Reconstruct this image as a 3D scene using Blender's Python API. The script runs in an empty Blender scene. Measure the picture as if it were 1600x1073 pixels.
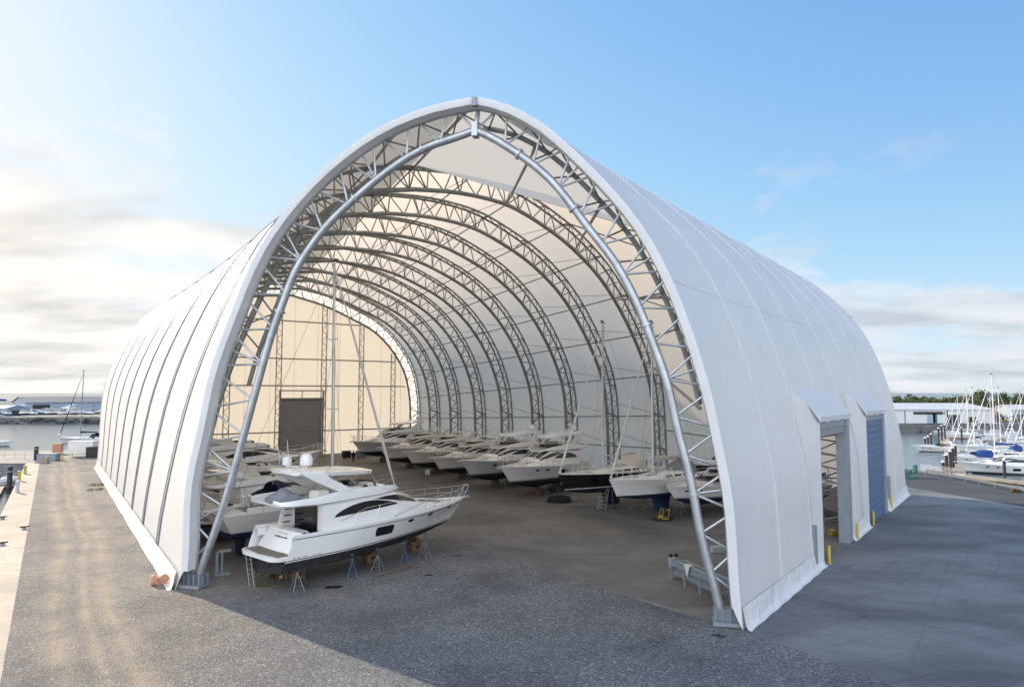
import bpy, math, random
from mathutils import Vector, Matrix
R_ = random.Random(7)
scene = bpy.context.scene
COL = scene.collection
PI = math.pi
# ------------------------------------------------------------------ camera model (used to lay the site out from a survey of the photo)
FPX = 24/36*1600; CAMH = 10.5; PITCH = math.atan(77/FPX)
CP, SP = math.cos(PITCH), math.sin(PITCH)
def ray(px, py):
    u = (px-800)/FPX; v = (536.5-py)/FPX
    return Vector((u, CP-v*SP, SP+v*CP))
def G(px, py, z=0.0):
    r = ray(px, py); t = (z-CAMH)/r.z
    return Vector((r.x*t, r.y*t, z))
def on_plane(px, py, A, B):
    d = Vector((B.x-A.x, B.y-A.y)); n = Vector((d.y, -d.x)); r = ray(px, py)
    t = (n.x*A.x+n.y*A.y)/(n.x*r.x+n.y*r.y)
    p = r*t; p.z += CAMH
    s = ((p.x-A.x)*d.x+(p.y-A.y)*d.y)/d.length
    return p, s
# ------------------------------------------------------------------ mesh helpers
class MB:
    def __init__(s): s.v = []; s.f = []; s.m = []
    def vert(s, p): s.v.append(tuple(p)); return len(s.v)-1
    def face(s, idx, m=0): s.f.append(tuple(idx)); s.m.append(m)
    def quad(s, a, b, c, d, m=0):
        s.face([s.vert(a), s.vert(b), s.vert(c), s.vert(d)], m)
    def poly(s, pts, m=0): s.face([s.vert(p) for p in pts], m)
    def box(s, c, size, rz=0.0, m=0, ry=0.0):
        M = Matrix.Translation(Vector(c)) @ Matrix.Rotation(rz, 4, 'Z') @ Matrix.Rotation(ry, 4, 'Y')
        hx, hy, hz = size[0]/2, size[1]/2, size[2]/2
        i = len(s.v)
        for x in (-hx, hx):
            for y in (-hy, hy):
                for z in (-hz, hz): s.v.append(tuple(M @ Vector((x, y, z))))
        for q in ((0,1,3,2),(4,6,7,5),(0,4,5,1),(2,3,7,6),(0,2,6,4),(1,5,7,3)): s.face([i+k for k in q], m)
    def bbox(s, c, size, bev=0.04, rz=0.0, m=0):
        # box with chamfered edges (octagonal in plan, bevelled top)
        hx, hy, hz = size[0]/2, size[1]/2, size[2]/2
        bev = min(bev, hx*.45, hy*.45, hz*.45)
        M = Matrix.Translation(Vector(c)) @ Matrix.Rotation(rz, 4, 'Z')
        def ring(ix, z):
            a, b = hx-ix, hy-ix; k = bev
            return [M @ Vector(p) for p in ((-a+k,-b,z),(a-k,-b,z),(a,-b+k,z),(a,b-k,z),(a-k,b,z),(-a+k,b,z),(-a,b-k,z),(-a,-b+k,z))]
        s.loft([ring(bev,-hz), ring(0,-hz+bev), ring(0,hz-bev), ring(bev,hz)], closed=True, caps=True, m=m)
    def loft(s, rings, closed=False, caps=False, m=0, cap0=None, cap1=None):
        base = []
        for r in rings:
            base.append(len(s.v)); s.v += [tuple(p) for p in r]
        n = len(rings[0])
        for a, b in zip(base[:-1], base[1:]):
            for k in range(n if closed else n-1):
                k2 = (k+1) % n
                s.face((a+k, a+k2, b+k2, b+k), m)
        if caps or cap0: s.face([base[0]+k for k in range(n)][::-1], m)
        if caps or cap1: s.face([base[-1]+k for k in range(n)], m)
    def tube(s, p0, p1, r, n=6, r1=None, m=0, caps=True):
        s.polytube([p0, p1], [r, r if r1 is None else r1], n, m, caps)
    def polytube(s, pts, r, n=6, m=0, caps=True):
        pts = [Vector(p) for p in pts]
        if not isinstance(r, (list, tuple)): r = [r]*len(pts)
        rings = []; ref = None
        for i, p in enumerate(pts):
            if i == 0: t = pts[1]-p
            elif i == len(pts)-1: t = p-pts[i-1]
            else: t = (pts[i+1]-p).normalized()+(p-pts[i-1]).normalized()
            if t.length < 1e-9: t = Vector((0,0,1))
            t.normalize()
            if ref is None:
                ref = Vector((0,0,1)) if abs(t.z) < .9 else Vector((1,0,0))
            u = ref - t*ref.dot(t)
            if u.length < 1e-6: u = Vector((1,0,0)) - t*t.x
            u.normalize(); w = t.cross(u); ref = u
            rings.append([p+(u*math.cos(a)+w*math.sin(a))*r[i] for a in [2*PI*k/n for k in range(n)]])
        s.loft(rings, closed=True, caps=caps, m=m)
    def lathe(s, c, prof, n=14, m=0, axis='Z'):
        c = Vector(c); rings = []
        for r, z in prof:
            ring = []
            for k in range(n):
                a = 2*PI*k/n
                q = Vector((r*math.cos(a), r*math.sin(a), z))
                if axis == 'X': q = Vector((q.z, q.x, q.y))
                elif axis == 'Y': q = Vector((q.x, q.z, q.y))
                ring.append(c+q)
            rings.append(ring)
        s.loft(rings, closed=True, caps=True, m=m)
    def prism(s, pts, h0, h1, m=0):
        # pts: xy outline, extruded in z
        s.loft([[(p[0], p[1], h0) for p in pts], [(p[0], p[1], h1) for p in pts]], closed=True, caps=True, m=m)
    def prism_xz(s, pts, y0, y1, m=0):
        s.loft([[(p[0], y0, p[1]) for p in pts], [(p[0], y1, p[1]) for p in pts]], closed=True, caps=True, m=m)
    def pieces(s):
        par = list(range(len(s.v)))
        def find(a):
            while par[a] != a: par[a] = par[par[a]]; a = par[a]
            return a
        key = {}
        for i, p in enumerate(s.v):
            k = (round(p[0], 3), round(p[1], 3), round(p[2], 3))
            if k in key: par[find(i)] = find(key[k])
            else: key[k] = i
        for f in s.f:
            for i in f[1:]: par[find(i)] = find(f[0])
        out = {}
        for f, m in zip(s.f, s.m):
            q = out.setdefault(find(f[0]), MB()); b = len(q.v)
            q.v += [s.v[i] for i in f]; q.f.append(tuple(range(b, b+len(f)))); q.m.append(m)
        return list(out.values())
    def each(s, name, mats, parent=None, smooth=False, angle=None):
        return [q.build(name, mats, parent, smooth, angle) for q in s.pieces()]
    def build(s, name, mats, parent=None, smooth=False, angle=None):
        me = bpy.data.meshes.new(name)
        me.from_pydata(s.v, [], s.f)
        if not isinstance(mats, (list, tuple)): mats = [mats]
        for x in mats: me.materials.append(x)
        if len(mats) > 1: me.polygons.foreach_set('material_index', s.m)
        if smooth: me.polygons.foreach_set('use_smooth', [True]*len(me.polygons))
        me.update()
        import bmesh
        bm = bmesh.new(); bm.from_mesh(me)
        bmesh.ops.remove_doubles(bm, verts=bm.verts, dist=0.0004)
        bmesh.ops.recalc_face_normals(bm, faces=bm.faces)
        if smooth:
            lim = math.radians(angle if angle else 40)
            for e in bm.edges:
                if len(e.link_faces) == 2 and e.calc_face_angle(0) > lim: e.smooth = False
        bm.to_mesh(me); bm.free()
        o = bpy.data.objects.new(name, me); COL.objects.link(o)
        if parent is not None: o.parent = parent
        return o
def tag(o, label, cat, group=None):
    o['label'] = label; o['category'] = cat
    if group: o['group'] = group
    return o
def thing(name, label, cat, loc=(0,0,0), rz=0.0, group=None):
    o = bpy.data.objects.new(name, None); COL.objects.link(o)
    o.location = loc; o.rotation_euler = (0, 0, rz); o.empty_display_size = .3
    return tag(o, label, cat, group)
def struct(o, kind='structure'): o['kind'] = kind; return o
KIDS = {}
def copy_tree(o, parent=None):
    c = o.copy(); COL.objects.link(c)
    if parent is not None: c.parent = parent
    for ch in o.children: copy_tree(ch, c)
    return c
def lerp(a, b, t): return a+(b-a)*t
def interp(tab, x):
    if x <= tab[0][0]: return tab[0][1:]
    for p, q in zip(tab[:-1], tab[1:]):
        if x <= q[0]:
            t = (x-p[0])/(q[0]-p[0]); return tuple(lerp(a, b, t) for a, b in zip(p[1:], q[1:]))
    return tab[-1][1:]
def crom(pts, n):
    """smooth curve through 2D control points, resampled to n+1 points by arc length"""
    P = [Vector(p) for p in pts]; out = []
    # centripetal Catmull-Rom
    Q = [P[0]*2-P[1]]+P+[P[-1]*2-P[-2]]
    for i in range(1, len(Q)-2):
        p0, p1, p2, p3 = Q[i-1:i+3]
        t0 = 0; t1 = t0+max((p1-p0).length,1e-6)**.5; t2 = t1+max((p2-p1).length,1e-6)**.5; t3 = t2+max((p3-p2).length,1e-6)**.5
        for k in range(16):
            t = t1+(t2-t1)*k/16
            a1 = p0*((t1-t)/(t1-t0))+p1*((t-t0)/(t1-t0)); a2 = p1*((t2-t)/(t2-t1))+p2*((t-t1)/(t2-t1)); a3 = p2*((t3-t)/(t3-t2))+p3*((t-t2)/(t3-t2))
            b1 = a1*((t2-t)/(t2-t0))+a2*((t-t0)/(t2-t0)); b2 = a2*((t3-t)/(t3-t1))+a3*((t-t1)/(t3-t1))
            out.append(b1*((t2-t)/(t2-t1))+b2*((t-t1)/(t2-t1)))
    out.append(P[-1])
    return resample(out, n)
def resample(P, n):
    L = [0]
    for a, b in zip(P[:-1], P[1:]): L.append(L[-1]+(b-a).length)
    res = []; j = 0
    for k in range(n+1):
        d = L[-1]*k/n
        while j < len(L)-2 and L[j+1] < d: j += 1
        t = (d-L[j])/max(L[j+1]-L[j], 1e-9)
        res.append(P[j].lerp(P[j+1], min(max(t,0),1)))
    return res
# ------------------------------------------------------------------ materials
def newmat(name):
    m = bpy.data.materials.new(name); m.use_nodes = True
    nt = m.node_tree; bs = nt.nodes['Principled BSDF']
    return m, nt, bs
def N(nt, typ, **kw):
    n = nt.nodes.new(typ)
    for k, v in kw.items():
        if k in n.inputs: n.inputs[k].default_value = v
        else: setattr(n, k, v)
    return n
def ramp(nt, fac, stops):
    r = nt.nodes.new('ShaderNodeValToRGB'); e = r.color_ramp.elements
    while len(e) < len(stops): e.new(.5)
    for el, (p, c) in zip(e, stops): el.position = p; el.color = (c[0], c[1], c[2], 1) if len(c) == 3 else c
    nt.links.new(fac, r.inputs['Fac']); return r.outputs['Color']
def mix(nt, fac, a, b, mode='MIX'):
    n = nt.nodes.new('ShaderNodeMix'); n.data_type = 'RGBA'; n.blend_type = mode
    for sock, v in ((n.inputs[0], fac), (n.inputs[6], a), (n.inputs[7], b)):
        if hasattr(v, 'is_linked') or hasattr(v, 'links'): nt.links.new(v, sock)
        elif isinstance(v, (int, float)): sock.default_value = v
        else: sock.default_value = (v[0], v[1], v[2], 1)
    return n.outputs[2]
def noise(nt, scale, detail=4, rough=.55, coord='Object', stretch=None, dist=0.0):
    tc = nt.nodes.new('ShaderNodeTexCoord'); src = tc.outputs[coord]
    if stretch:
        mp = nt.nodes.new('ShaderNodeMapping'); mp.inputs['Scale'].default_value = stretch[:3]
        if len(stretch) > 3: mp.inputs['Rotation'].default_value = (0, 0, stretch[3])
        nt.links.new(src, mp.inputs['Vector']); src = mp.outputs['Vector']
    n = N(nt, 'ShaderNodeTexNoise', Scale=scale, Detail=detail, Roughness=rough, Distortion=dist)
    nt.links.new(src, n.inputs['Vector']); return n.outputs['Fac']
def bump(nt, bs, h, strength=.3, dist=.05):
    b = N(nt, 'ShaderNodeBump', Strength=strength, Distance=dist)
    nt.links.new(h, b.inputs['Height']); nt.links.new(b.outputs['Normal'], bs.inputs['Normal'])
def paint(name, col, rough=.5, metal=0.0, var=.15, scale=3.0, coat=0.0, bumpy=0.0, spec=.5):
    m, nt, bs = newmat(name)
    f = noise(nt, scale, 5, .6)
    lo = [c*(1-var) for c in col]; hi = [min(1, c*(1+var)) for c in col]
    nt.links.new(ramp(nt, f, [(.3, lo), (.7, hi)]), bs.inputs['Base Color'])
    bs.inputs['Roughness'].default_value = rough; bs.inputs['Metallic'].default_value = metal
    bs.inputs['Coat Weight'].default_value = coat; bs.inputs['Coat Roughness'].default_value = .08
    bs.inputs['Specular IOR Level'].default_value = spec
    if bumpy: bump(nt, bs, noise(nt, scale*6, 4), bumpy, .02)
    return m
def fabric(name, col, trans, tcol, rough=.38, spec=.5, wr=.25):
    m, nt, bs = newmat(name)
    f = noise(nt, .35, 5, .6); g = noise(nt, 2.2, 4, .6)
    c = ramp(nt, f, [(.3, [x*.93 for x in col]), (.7, col)])
    c = mix(nt, .35, c, ramp(nt, g, [(.35, [x*.94 for x in col]), (.6, col)]))
    nt.links.new(c, bs.inputs['Base Color'])
    bs.inputs['Roughness'].default_value = rough; bs.inputs['Specular IOR Level'].default_value = spec
    w = noise(nt, .45, 4, .55, dist=.4); w2 = noise(nt, 1.1, 4, .6, stretch=(1.6, 1.6, .25))
    ad = N(nt, 'ShaderNodeMath', operation='MULTIPLY_ADD'); nt.links.new(w2, ad.inputs[0]); ad.inputs[1].default_value = .35; nt.links.new(w, ad.inputs[2])
    bump(nt, bs, ad.outputs[0], wr*1.3, .3)
    tr = N(nt, 'ShaderNodeBsdfTranslucent'); tr.inputs['Color'].default_value = (*tcol, 1)
    mx = N(nt, 'ShaderNodeMixShader', Fac=trans)
    nt.links.new(bs.outputs[0], mx.inputs[1]); nt.links.new(tr.outputs[0], mx.inputs[2])
    nt.links.new(mx.outputs[0], nt.nodes['Material Output'].inputs['Surface'])
    return m
M = {}
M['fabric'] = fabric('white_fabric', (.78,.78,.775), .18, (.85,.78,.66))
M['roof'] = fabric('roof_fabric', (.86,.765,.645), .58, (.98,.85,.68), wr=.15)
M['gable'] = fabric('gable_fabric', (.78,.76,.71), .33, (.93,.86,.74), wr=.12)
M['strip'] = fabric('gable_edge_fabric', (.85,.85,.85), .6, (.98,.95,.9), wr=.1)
M['skirt'] = fabric('skirt_fabric', (.78,.78,.77), .08, (.8,.8,.8), wr=.9)
M['band'] = fabric('edge_fabric', (.78,.79,.80), .12, (.8,.8,.8), wr=.35)
M['galv'] = paint('galvanised_steel', (.50,.53,.56), .42, .75, .18, 1.6)
M['galv_dk'] = paint('dark_steel', (.30,.31,.31), .5, .6, .2, 1.2)
M['steel'] = paint('grey_steel', (.27,.31,.35), .5, .3, .07, 2)
M['seam'] = paint('seam_grey', (.16,.17,.18), .6, 0, .2, 1)
M['gable_seam'] = paint('gable_seam', (.45,.38,.28), .6, 0, .1, 1)
M['weld'] = paint('seam_white', (.70,.71,.72), .45, 0, .05, 1)
M['gel'] = paint('white_gelcoat', (.86,.86,.855), .16, 0, .03, .8, coat=.5)
M['gel_cream'] = paint('cream_gelcoat', (.74,.72,.68), .2, 0, .04, .8, coat=.4)
M['gel_grey'] = paint('grey_gelcoat', (.55,.57,.60), .2, 0, .04, .8, coat=.4)
M['gel_navy'] = paint('navy_gelcoat', (.012,.022,.06), .12, 0, .15, .8, coat=.6)
M['gel_black'] = paint('black_gelcoat', (.01,.01,.013), .12, 0, .15, .8, coat=.6)
M['anti_black'] = paint('black_antifouling', (.014,.015,.018), .75, 0, .5, 2.5)
M['anti_blue'] = paint('blue_antifouling', (.012,.04,.10), .7, 0, .45, 2.5)
M['anti_navy'] = paint('navy_antifouling', (.015,.025,.06), .7, 0, .45, 2.5)
M['glass'] = paint('tinted_glass', (.008,.009,.011), .04, 0, .2, 1, spec=.6)
M['chrome'] = paint('stainless_steel', (.72,.73,.74), .18, 1, .05, 4)
M['teak'] = paint('weathered_teak', (.20,.17,.14), .7, 0, .25, 5)
M['teak_warm'] = paint('oiled_teak', (.28,.15,.07), .55, 0, .25, 5)
M['cushion'] = paint('cream_cushion', (.66,.63,.57), .8, 0, .06, 4)
M['canvas_grey'] = paint('grey_canvas', (.22,.24,.27), .8, 0, .15, 3, bumpy=.3)
M['canvas_navy'] = paint('navy_canvas', (.010,.016,.045), .8, 0, .3, 3, bumpy=.3)
M['canvas_blue'] = paint('blue_canvas', (.018,.06,.22), .8, 0, .25, 3, bumpy=.3)
M['canvas_cream'] = paint('cream_canvas', (.60,.57,.50), .85, 0, .1, 3, bumpy=.3)
M['canvas_brown'] = paint('brown_canvas', (.13,.07,.04), .85, 0, .2, 3, bumpy=.3)
M['wood'] = paint('rough_timber', (.15,.105,.066), .85, 0, .3, 4, bumpy=.3)
M['pile'] = paint('dark_pile', (.045,.04,.045), .8, 0, .4, 3, bumpy=.3)
M['blue_steel'] = paint('blue_painted_steel', (.07,.12,.22), .5, .2, .3, 4)
M['alu'] = paint('aluminium', (.62,.63,.64), .35, .9, .08, 3)
M['mast'] = paint('anodised_mast', (.60,.61,.63), .35, .6, .06, 1)
M['mast_white'] = paint('white_mast', (.75,.75,.75), .35, 0, .04, 1)
M['wire'] = paint('rigging_wire', (.30,.30,.31), .4, .8, .1, 1)
M['yellow'] = paint('yellow_paint', (.50,.37,.05), .5, 0, .12, 4)
M['orange'] = paint('faded_orange_plastic', (.50,.24,.15), .55, 0, .2, 5)
M['rubber'] = paint('black_rubber', (.014,.014,.015), .7, 0, .4, 5)
M['black'] = paint('black_plastic', (.02,.02,.022), .5, 0, .3, 5)
M['bronze'] = paint('bronze', (.30,.20,.09), .35, 1, .25, 5)
M['shutter'] = paint('grey_shutter', (.34,.335,.33), .55, .3, .12, 2)
M['blue_door'] = paint('blue_shutter', (.085,.14,.25), .5, .1, .12, 2)
M['white'] = paint('white_paint', (.75,.75,.74), .5, 0, .06, 2)
M['cabin'] = paint('white_cabin', (.72,.71,.68), .5, 0, .08, 2)
M['shed_blue'] = paint('pale_blue_cladding', (.34,.42,.50), .8, 0, .06, .2)
M['shed_white'] = paint('white_cladding', (.66,.67,.68), .6, 0, .06, .2)
M['shed_roof'] = paint('grey_roof_sheet', (.17,.19,.21), .8, 0, .08, .2, spec=.1)
M['roof_light'] = paint('light_roof_sheet', (.5,.53,.56), .8, 0, .06, .2, spec=.1)
M['brick'] = paint('terracotta', (.36,.16,.10), .8, 0, .15, .6)
M['rock'] = paint('dark_rock', (.09,.085,.08), .9, 0, .5, .5, bumpy=.8)
M['rail_dk'] = paint('dull_rail', (.14,.16,.18), .6, .3, .15, 2)
M['skin'] = paint('skin', (.45,.28,.20), .6, 0, .05, 4)
M['cloth_dark'] = paint('dark_cloth', (.02,.022,.03), .9, 0, .2, 4)
M['cloth_red'] = paint('red_cloth', (.35,.05,.04), .9, 0, .2, 4)
M['cloth_brown'] = paint('brown_cloth', (.10,.045,.035), .9, 0, .2, 4)
M['hair'] = paint('dark_hair', (.02,.014,.01), .7, 0, .3, 8)
M['green_paint'] = paint('green_paint', (.03,.15,.12), .5, 0, .2, 3)
M['bark'] = paint('bark', (.10,.075,.05), .9, 0, .3, 2, bumpy=.5)
M['weed'] = paint('weeds', (.13,.14,.055), .9, 0, .4, 3)
M['oil'] = paint('oil_stain', (.012,.012,.013), .45, 0, .5, 2)
def leafmat(name, a, b):
    m, nt, bs = newmat(name)
    nt.links.new(ramp(nt, noise(nt, .45, 3, .6), [(.35, a), (.65, b)]), bs.inputs['Base Color'])
    bs.inputs['Roughness'].default_value = .7; return m
M['leaf'] = leafmat('leaf_green', (.035,.06,.018), (.09,.115,.035))
M['leaf_dry'] = leafmat('leaf_olive', (.07,.075,.02), (.15,.13,.045))
def wood_deck(): 
    return M['teak']
def gravel_mat():
    m, nt, bs = newmat('gravel')
    tc = nt.nodes.new('ShaderNodeTexCoord')
    v = N(nt, 'ShaderNodeTexVoronoi', Scale=15.0); nt.links.new(tc.outputs['Object'], v.inputs['Vector'])
    sep = N(nt, 'ShaderNodeSeparateColor'); nt.links.new(v.outputs['Color'], sep.inputs[0])
    stone = ramp(nt, sep.outputs[0], [(0, (.075,.08,.09)), (.5, (.135,.142,.155)), (.88, (.19,.195,.20)), (1, (.36,.355,.345))])
    big = noise(nt, .22, 6, .65)
    stone = mix(nt, 1.0, stone, ramp(nt, big, [(.28, (.58,.58,.60)), (.5, (.95,.95,.95)), (.72, (1.2,1.18,1.15))]), 'MULTIPLY')
    # dusty wheel tracks running along the drive beside the shed
    sep2 = N(nt, 'ShaderNodeSeparateXYZ'); nt.links.new(tc.outputs['Object'], sep2.inputs[0])
    d = N(nt, 'ShaderNodeVectorMath', operation='DOT_PRODUCT'); nt.links.new(tc.outputs['Object'], d.inputs[0]); d.inputs[1].default_value = (.829, .559, 0)
    wob = noise(nt, .03, 3, .5)
    a = N(nt, 'ShaderNodeMath', operation='MULTIPLY_ADD'); nt.links.new(wob, a.inputs[0]); a.inputs[1].default_value = 4.0; nt.links.new(d.outputs['Value'], a.inputs[2])
    tot = None
    for c0, w in ((TRK[0], 1.0), (TRK[1], 1.2), (TRK[2], .6)):
        s_ = N(nt, 'ShaderNodeMath', operation='SUBTRACT'); nt.links.new(a.outputs[0], s_.inputs[0]); s_.inputs[1].default_value = c0+2.0
        ab = N(nt, 'ShaderNodeMath', operation='ABSOLUTE'); nt.links.new(s_.outputs[0], ab.inputs[0])
        mr = N(nt, 'ShaderNodeMapRange'); nt.links.new(ab.outputs[0], mr.inputs[0]); mr.inputs[1].default_value = 0; mr.inputs[2].default_value = w; mr.inputs[3].default_value = 1; mr.inputs[4].default_value = 0
        if tot is None: tot = mr.outputs[0]
        else:
            ad = N(nt, 'ShaderNodeMath', operation='MAXIMUM'); nt.links.new(tot, ad.inputs[0]); nt.links.new(mr.outputs[0], ad.inputs[1]); tot = ad.outputs[0]
    patch = noise(nt, .33, 6, .7)
    pr = ramp(nt, patch, [(.34, (.1,.1,.1)), (.56, (1,1,1))])
    fac = N(nt, 'ShaderNodeMath', operation='MULTIPLY'); nt.links.new(tot, fac.inputs[0]); nt.links.new(pr, fac.inputs[1])
    # dust patches over the left part of the yard
    lx = N(nt, 'ShaderNodeMapRange'); nt.links.new(sep2.outputs[0], lx.inputs[0]); lx.inputs[1].default_value = -4; lx.inputs[2].default_value = -16; lx.inputs[3].default_value = 0.0; lx.inputs[4].default_value = .45
    p2 = N(nt, 'ShaderNodeMath', operation='MULTIPLY'); nt.links.new(lx.outputs[0], p2.inputs[0]); nt.links.new(ramp(nt, noise(nt, .16, 7, .72), [(.42, (0,0,0)), (.64, (1,1,1))]), p2.inputs[1])
    f2 = N(nt, 'ShaderNodeMath', operation='MAXIMUM'); nt.links.new(fac.outputs[0], f2.inputs[0]); nt.links.new(p2.outputs[0], f2.inputs[1])
    fm = N(nt, 'ShaderNodeMath', operation='MULTIPLY'); nt.links.new(f2.outputs[0], fm.inputs[0]); fm.inputs[1].default_value = .95
    dust = ramp(nt, noise(nt, 3.0, 4, .7), [(.3, (.27,.215,.155)), (.7, (.40,.33,.245))])
    # whole left yard stone is warmer
    warm = mix(nt, lx.outputs[0], stone, mix(nt, 1.0, stone, (1.18,1.0,.80), 'MULTIPLY'))
    nt.links.new(mix(nt, fm.outputs[0], warm, dust), bs.inputs['Base Color'])
    bs.inputs['Roughness'].default_value = .9
    bump(nt, bs, v.outputs['Distance'], .8, .04)
    return m
def concrete_mat(name, lo, hi, smear_ang, dark=.5, rough=.75, streak=1.0):
    m, nt, bs = newmat(name)
    c = ramp(nt, noise(nt, .25, 8, .65), [(.3, lo), (.7, hi)])
    s = ramp(nt, noise(nt, .13, 7, .58, stretch=(.7, 1, 1, smear_ang), dist=.9), [(.36, (dark,)*3), (.60, (1.08,1.08,1.08))])
    c = mix(nt, streak, c, s, 'MULTIPLY')
    st = ramp(nt, noise(nt, .6, 6, .6, stretch=(.3, .9, 1, smear_ang), dist=2.0), [(.35, (.78,.78,.79)), (.6, (1.03,1.03,1.03))])
    c = mix(nt, .55, c, st, 'MULTIPLY')
    fine = ramp(nt, noise(nt, 14, 5, .7), [(.3, (.9,.9,.9)), (.7, (1.06,1.06,1.06))])
    c = mix(nt, 1.0, c, fine, 'MULTIPLY')
    blot = ramp(nt, noise(nt, .5, 3, .5), [(.22, (.55,.55,.56)), (.31, (1,1,1))])
    c = mix(nt, .7, c, blot, 'MULTIPLY')
    # faint curved tyre marks
    tc = nt.nodes.new('ShaderNodeTexCoord')
    for k, (off, sc) in enumerate((((-38,-62,0),.085),((-62,-52,0),.11),((5,-70,0),.09))):
        mp = N(nt, 'ShaderNodeMapping'); mp.inputs['Location'].default_value = off; nt.links.new(tc.outputs['Object'], mp.inputs['Vector'])
        wv = N(nt, 'ShaderNodeTexWave', wave_type='RINGS', rings_direction='Z', Scale=sc, Distortion=1.6, Detail=1.0); nt.links.new(mp.outputs[0], wv.inputs['Vector'])
        wv.inputs['Detail Scale'].default_value = .4
        ln = ramp(nt, wv.outputs['Fac'], [(.455, (1,1,1)), (.472, (.52,.52,.53)), (.488, (1,1,1)), (.512, (1,1,1)), (.528, (.52,.52,.53)), (.545, (1,1,1))])
        msk = ramp(nt, noise(nt, .07+.02*k, 3, .5), [(.42, (0,0,0)), (.55, (1,1,1))])
        c = mix(nt, msk, c, mix(nt, 1.0, c, ln, 'MULTIPLY'))
    nt.links.new(c, bs.inputs['Base Color']); bs.inputs['Roughness'].default_value = rough
    bump(nt, bs, noise(nt, 20, 5, .7), .15, .01)
    return m
def water_mat():
    m, nt, bs = newmat('harbour_water')
    bs.inputs['Base Color'].default_value = (.10,.13,.145,1); bs.inputs['Roughness'].default_value = .2
    bs.inputs['IOR'].default_value = 1.33
    a = noise(nt, .55, 4, .6, stretch=(.6, 1, 1)); b_ = noise(nt, .08, 3, .5)
    ad = N(nt, 'ShaderNodeMath', operation='MULTIPLY_ADD'); nt.links.new(b_, ad.inputs[0]); ad.inputs[1].default_value = 2.0; nt.links.new(a, ad.inputs[2])
    bump(nt, bs, ad.outputs[0], .05, .2)
    return m
# ================================================================== SITE GEOMETRY
L0 = G(275,921); R0 = G(1160,984); E0 = G(1417,772)
L9 = G(152,730); R1 = G(1043,745); R9 = G(658,701)
ul = (L9-L0).normalized()                        # long axis of the hall's left wall
ug = (R9-L9).normalized()                        # along the gable
ue = (E0-R0).normalized()                        # along the right outer wall
dot = lambda px, py: G(px, py).x*.829+G(px, py).y*.559
TRK = [dot(86,860), dot(150,860), dot(112,800)]
M['gravel'] = gravel_mat()
M['concrete'] = concrete_mat('yard_concrete', (.155,.16,.162), (.215,.22,.22), .55, .58)
M['slab'] = concrete_mat('shed_slab', (.15,.143,.136), (.205,.198,.19), .35, .66)
M['path'] = concrete_mat('quay_concrete', (.32,.28,.225), (.42,.37,.30), .9, .8)
M['asphalt'] = concrete_mat('asphalt', (.05,.052,.055), (.085,.088,.09), .2, .75, .85)
M['water'] = water_mat()
# ---- water, land
mb = MB(); S = 30000
mb.quad((-S,-2000,-2.6),(S,-2000,-2.6),(S,S,-2.6),(-S,S,-2.6))
struct(mb.build('water', M['water']))
qe0 = G(0,806); qe1 = G(44,716); qd = (qe1-qe0).normalized()
qa = qe0-qd*110
far_y = 121.0
def at_y(p, d, y): t = (y-p.y)/d.y; return p+d*t
qc = at_y(qe0, qd, 103.0)
land = [(qa.x,qa.y),(qc.x,qc.y),(-190,109),(-190,123),(-66,127),(-40,150),(48,150),(54.5,96),(58.0,72),(66,30),(75,-70),(qa.x,-70)]
mb = MB(); mb.prism(land, -5, 0)
struct(mb.build('ground', M['concrete']))
# shed floor slab
def sheet(name, pts, z, mat):
    mb = MB(); mb.poly([(p[0],p[1],z) for p in pts]); return struct(mb.build(name, mat))
edge_corner = G(690,838)
sheet('floor', [L0, edge_corner, R0, E0-ue*.3, R1+Vector((1,1,0)), R9, L9], .004, M['slab'])
k0 = G(5,1040); k1 = G(62,722); kd = (k1-k0).normalized()
rj = random.Random(12)
def ragged(pts, step=.5, amp=.10):
    out = []
    for a, b in zip(pts[:-1], pts[1:]):
        a, b = Vector((a[0],a[1],0)), Vector((b[0],b[1],0)); n = max(1, int((b-a).length/step)); nn = Vector((-(b-a).y, (b-a).x, 0)).normalized()
        for k in range(n): out.append(a.lerp(b, k/n)+nn*(amp*(rj.random()*2-1) if k else 0))
    return out+[Vector((pts[-1][0],pts[-1][1],0))]
edge = ragged([L0+Vector((-.05,-.1,0)), G(400,882), G(520,862), G(600,848), edge_corner, G(800,873), R0+Vector((0,-.5,0)), G(1260,1020), G(1430,1085)])
sheet('gravel_yard', [k0-kd*60, k1, G(98,714), G(150,715), L9+Vector((-.3,0,0)), *edge, (14,-40,0)], .008, M['gravel'])
sheet('quay_path', [qa+Vector((0,0,0)), qc, k1, k0-kd*60], .006, M['path'])
pn = Vector((kd.y, -kd.x, 0)); 
for k in range(-4, 14):
    p = k1-kd*(k*5.5+3); q = p-pn*4.2
    if k*5.5+3 > 0: sheet('path_joint', [p-kd*.02, q-kd*.02, q+kd*.02, p+kd*.02], .0105, M['seam'])
rd = [G(1425,762), G(1600,791)]
rdv = (rd[1]-rd[0]).normalized()
sheet('road', [rd[0]-rdv*45, rd[0], rd[1], rd[1]+rdv*40, (64,30,0),(57.0,72,0),(53.5,96,0),(47,145,0)], .004, M['asphalt'])
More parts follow.
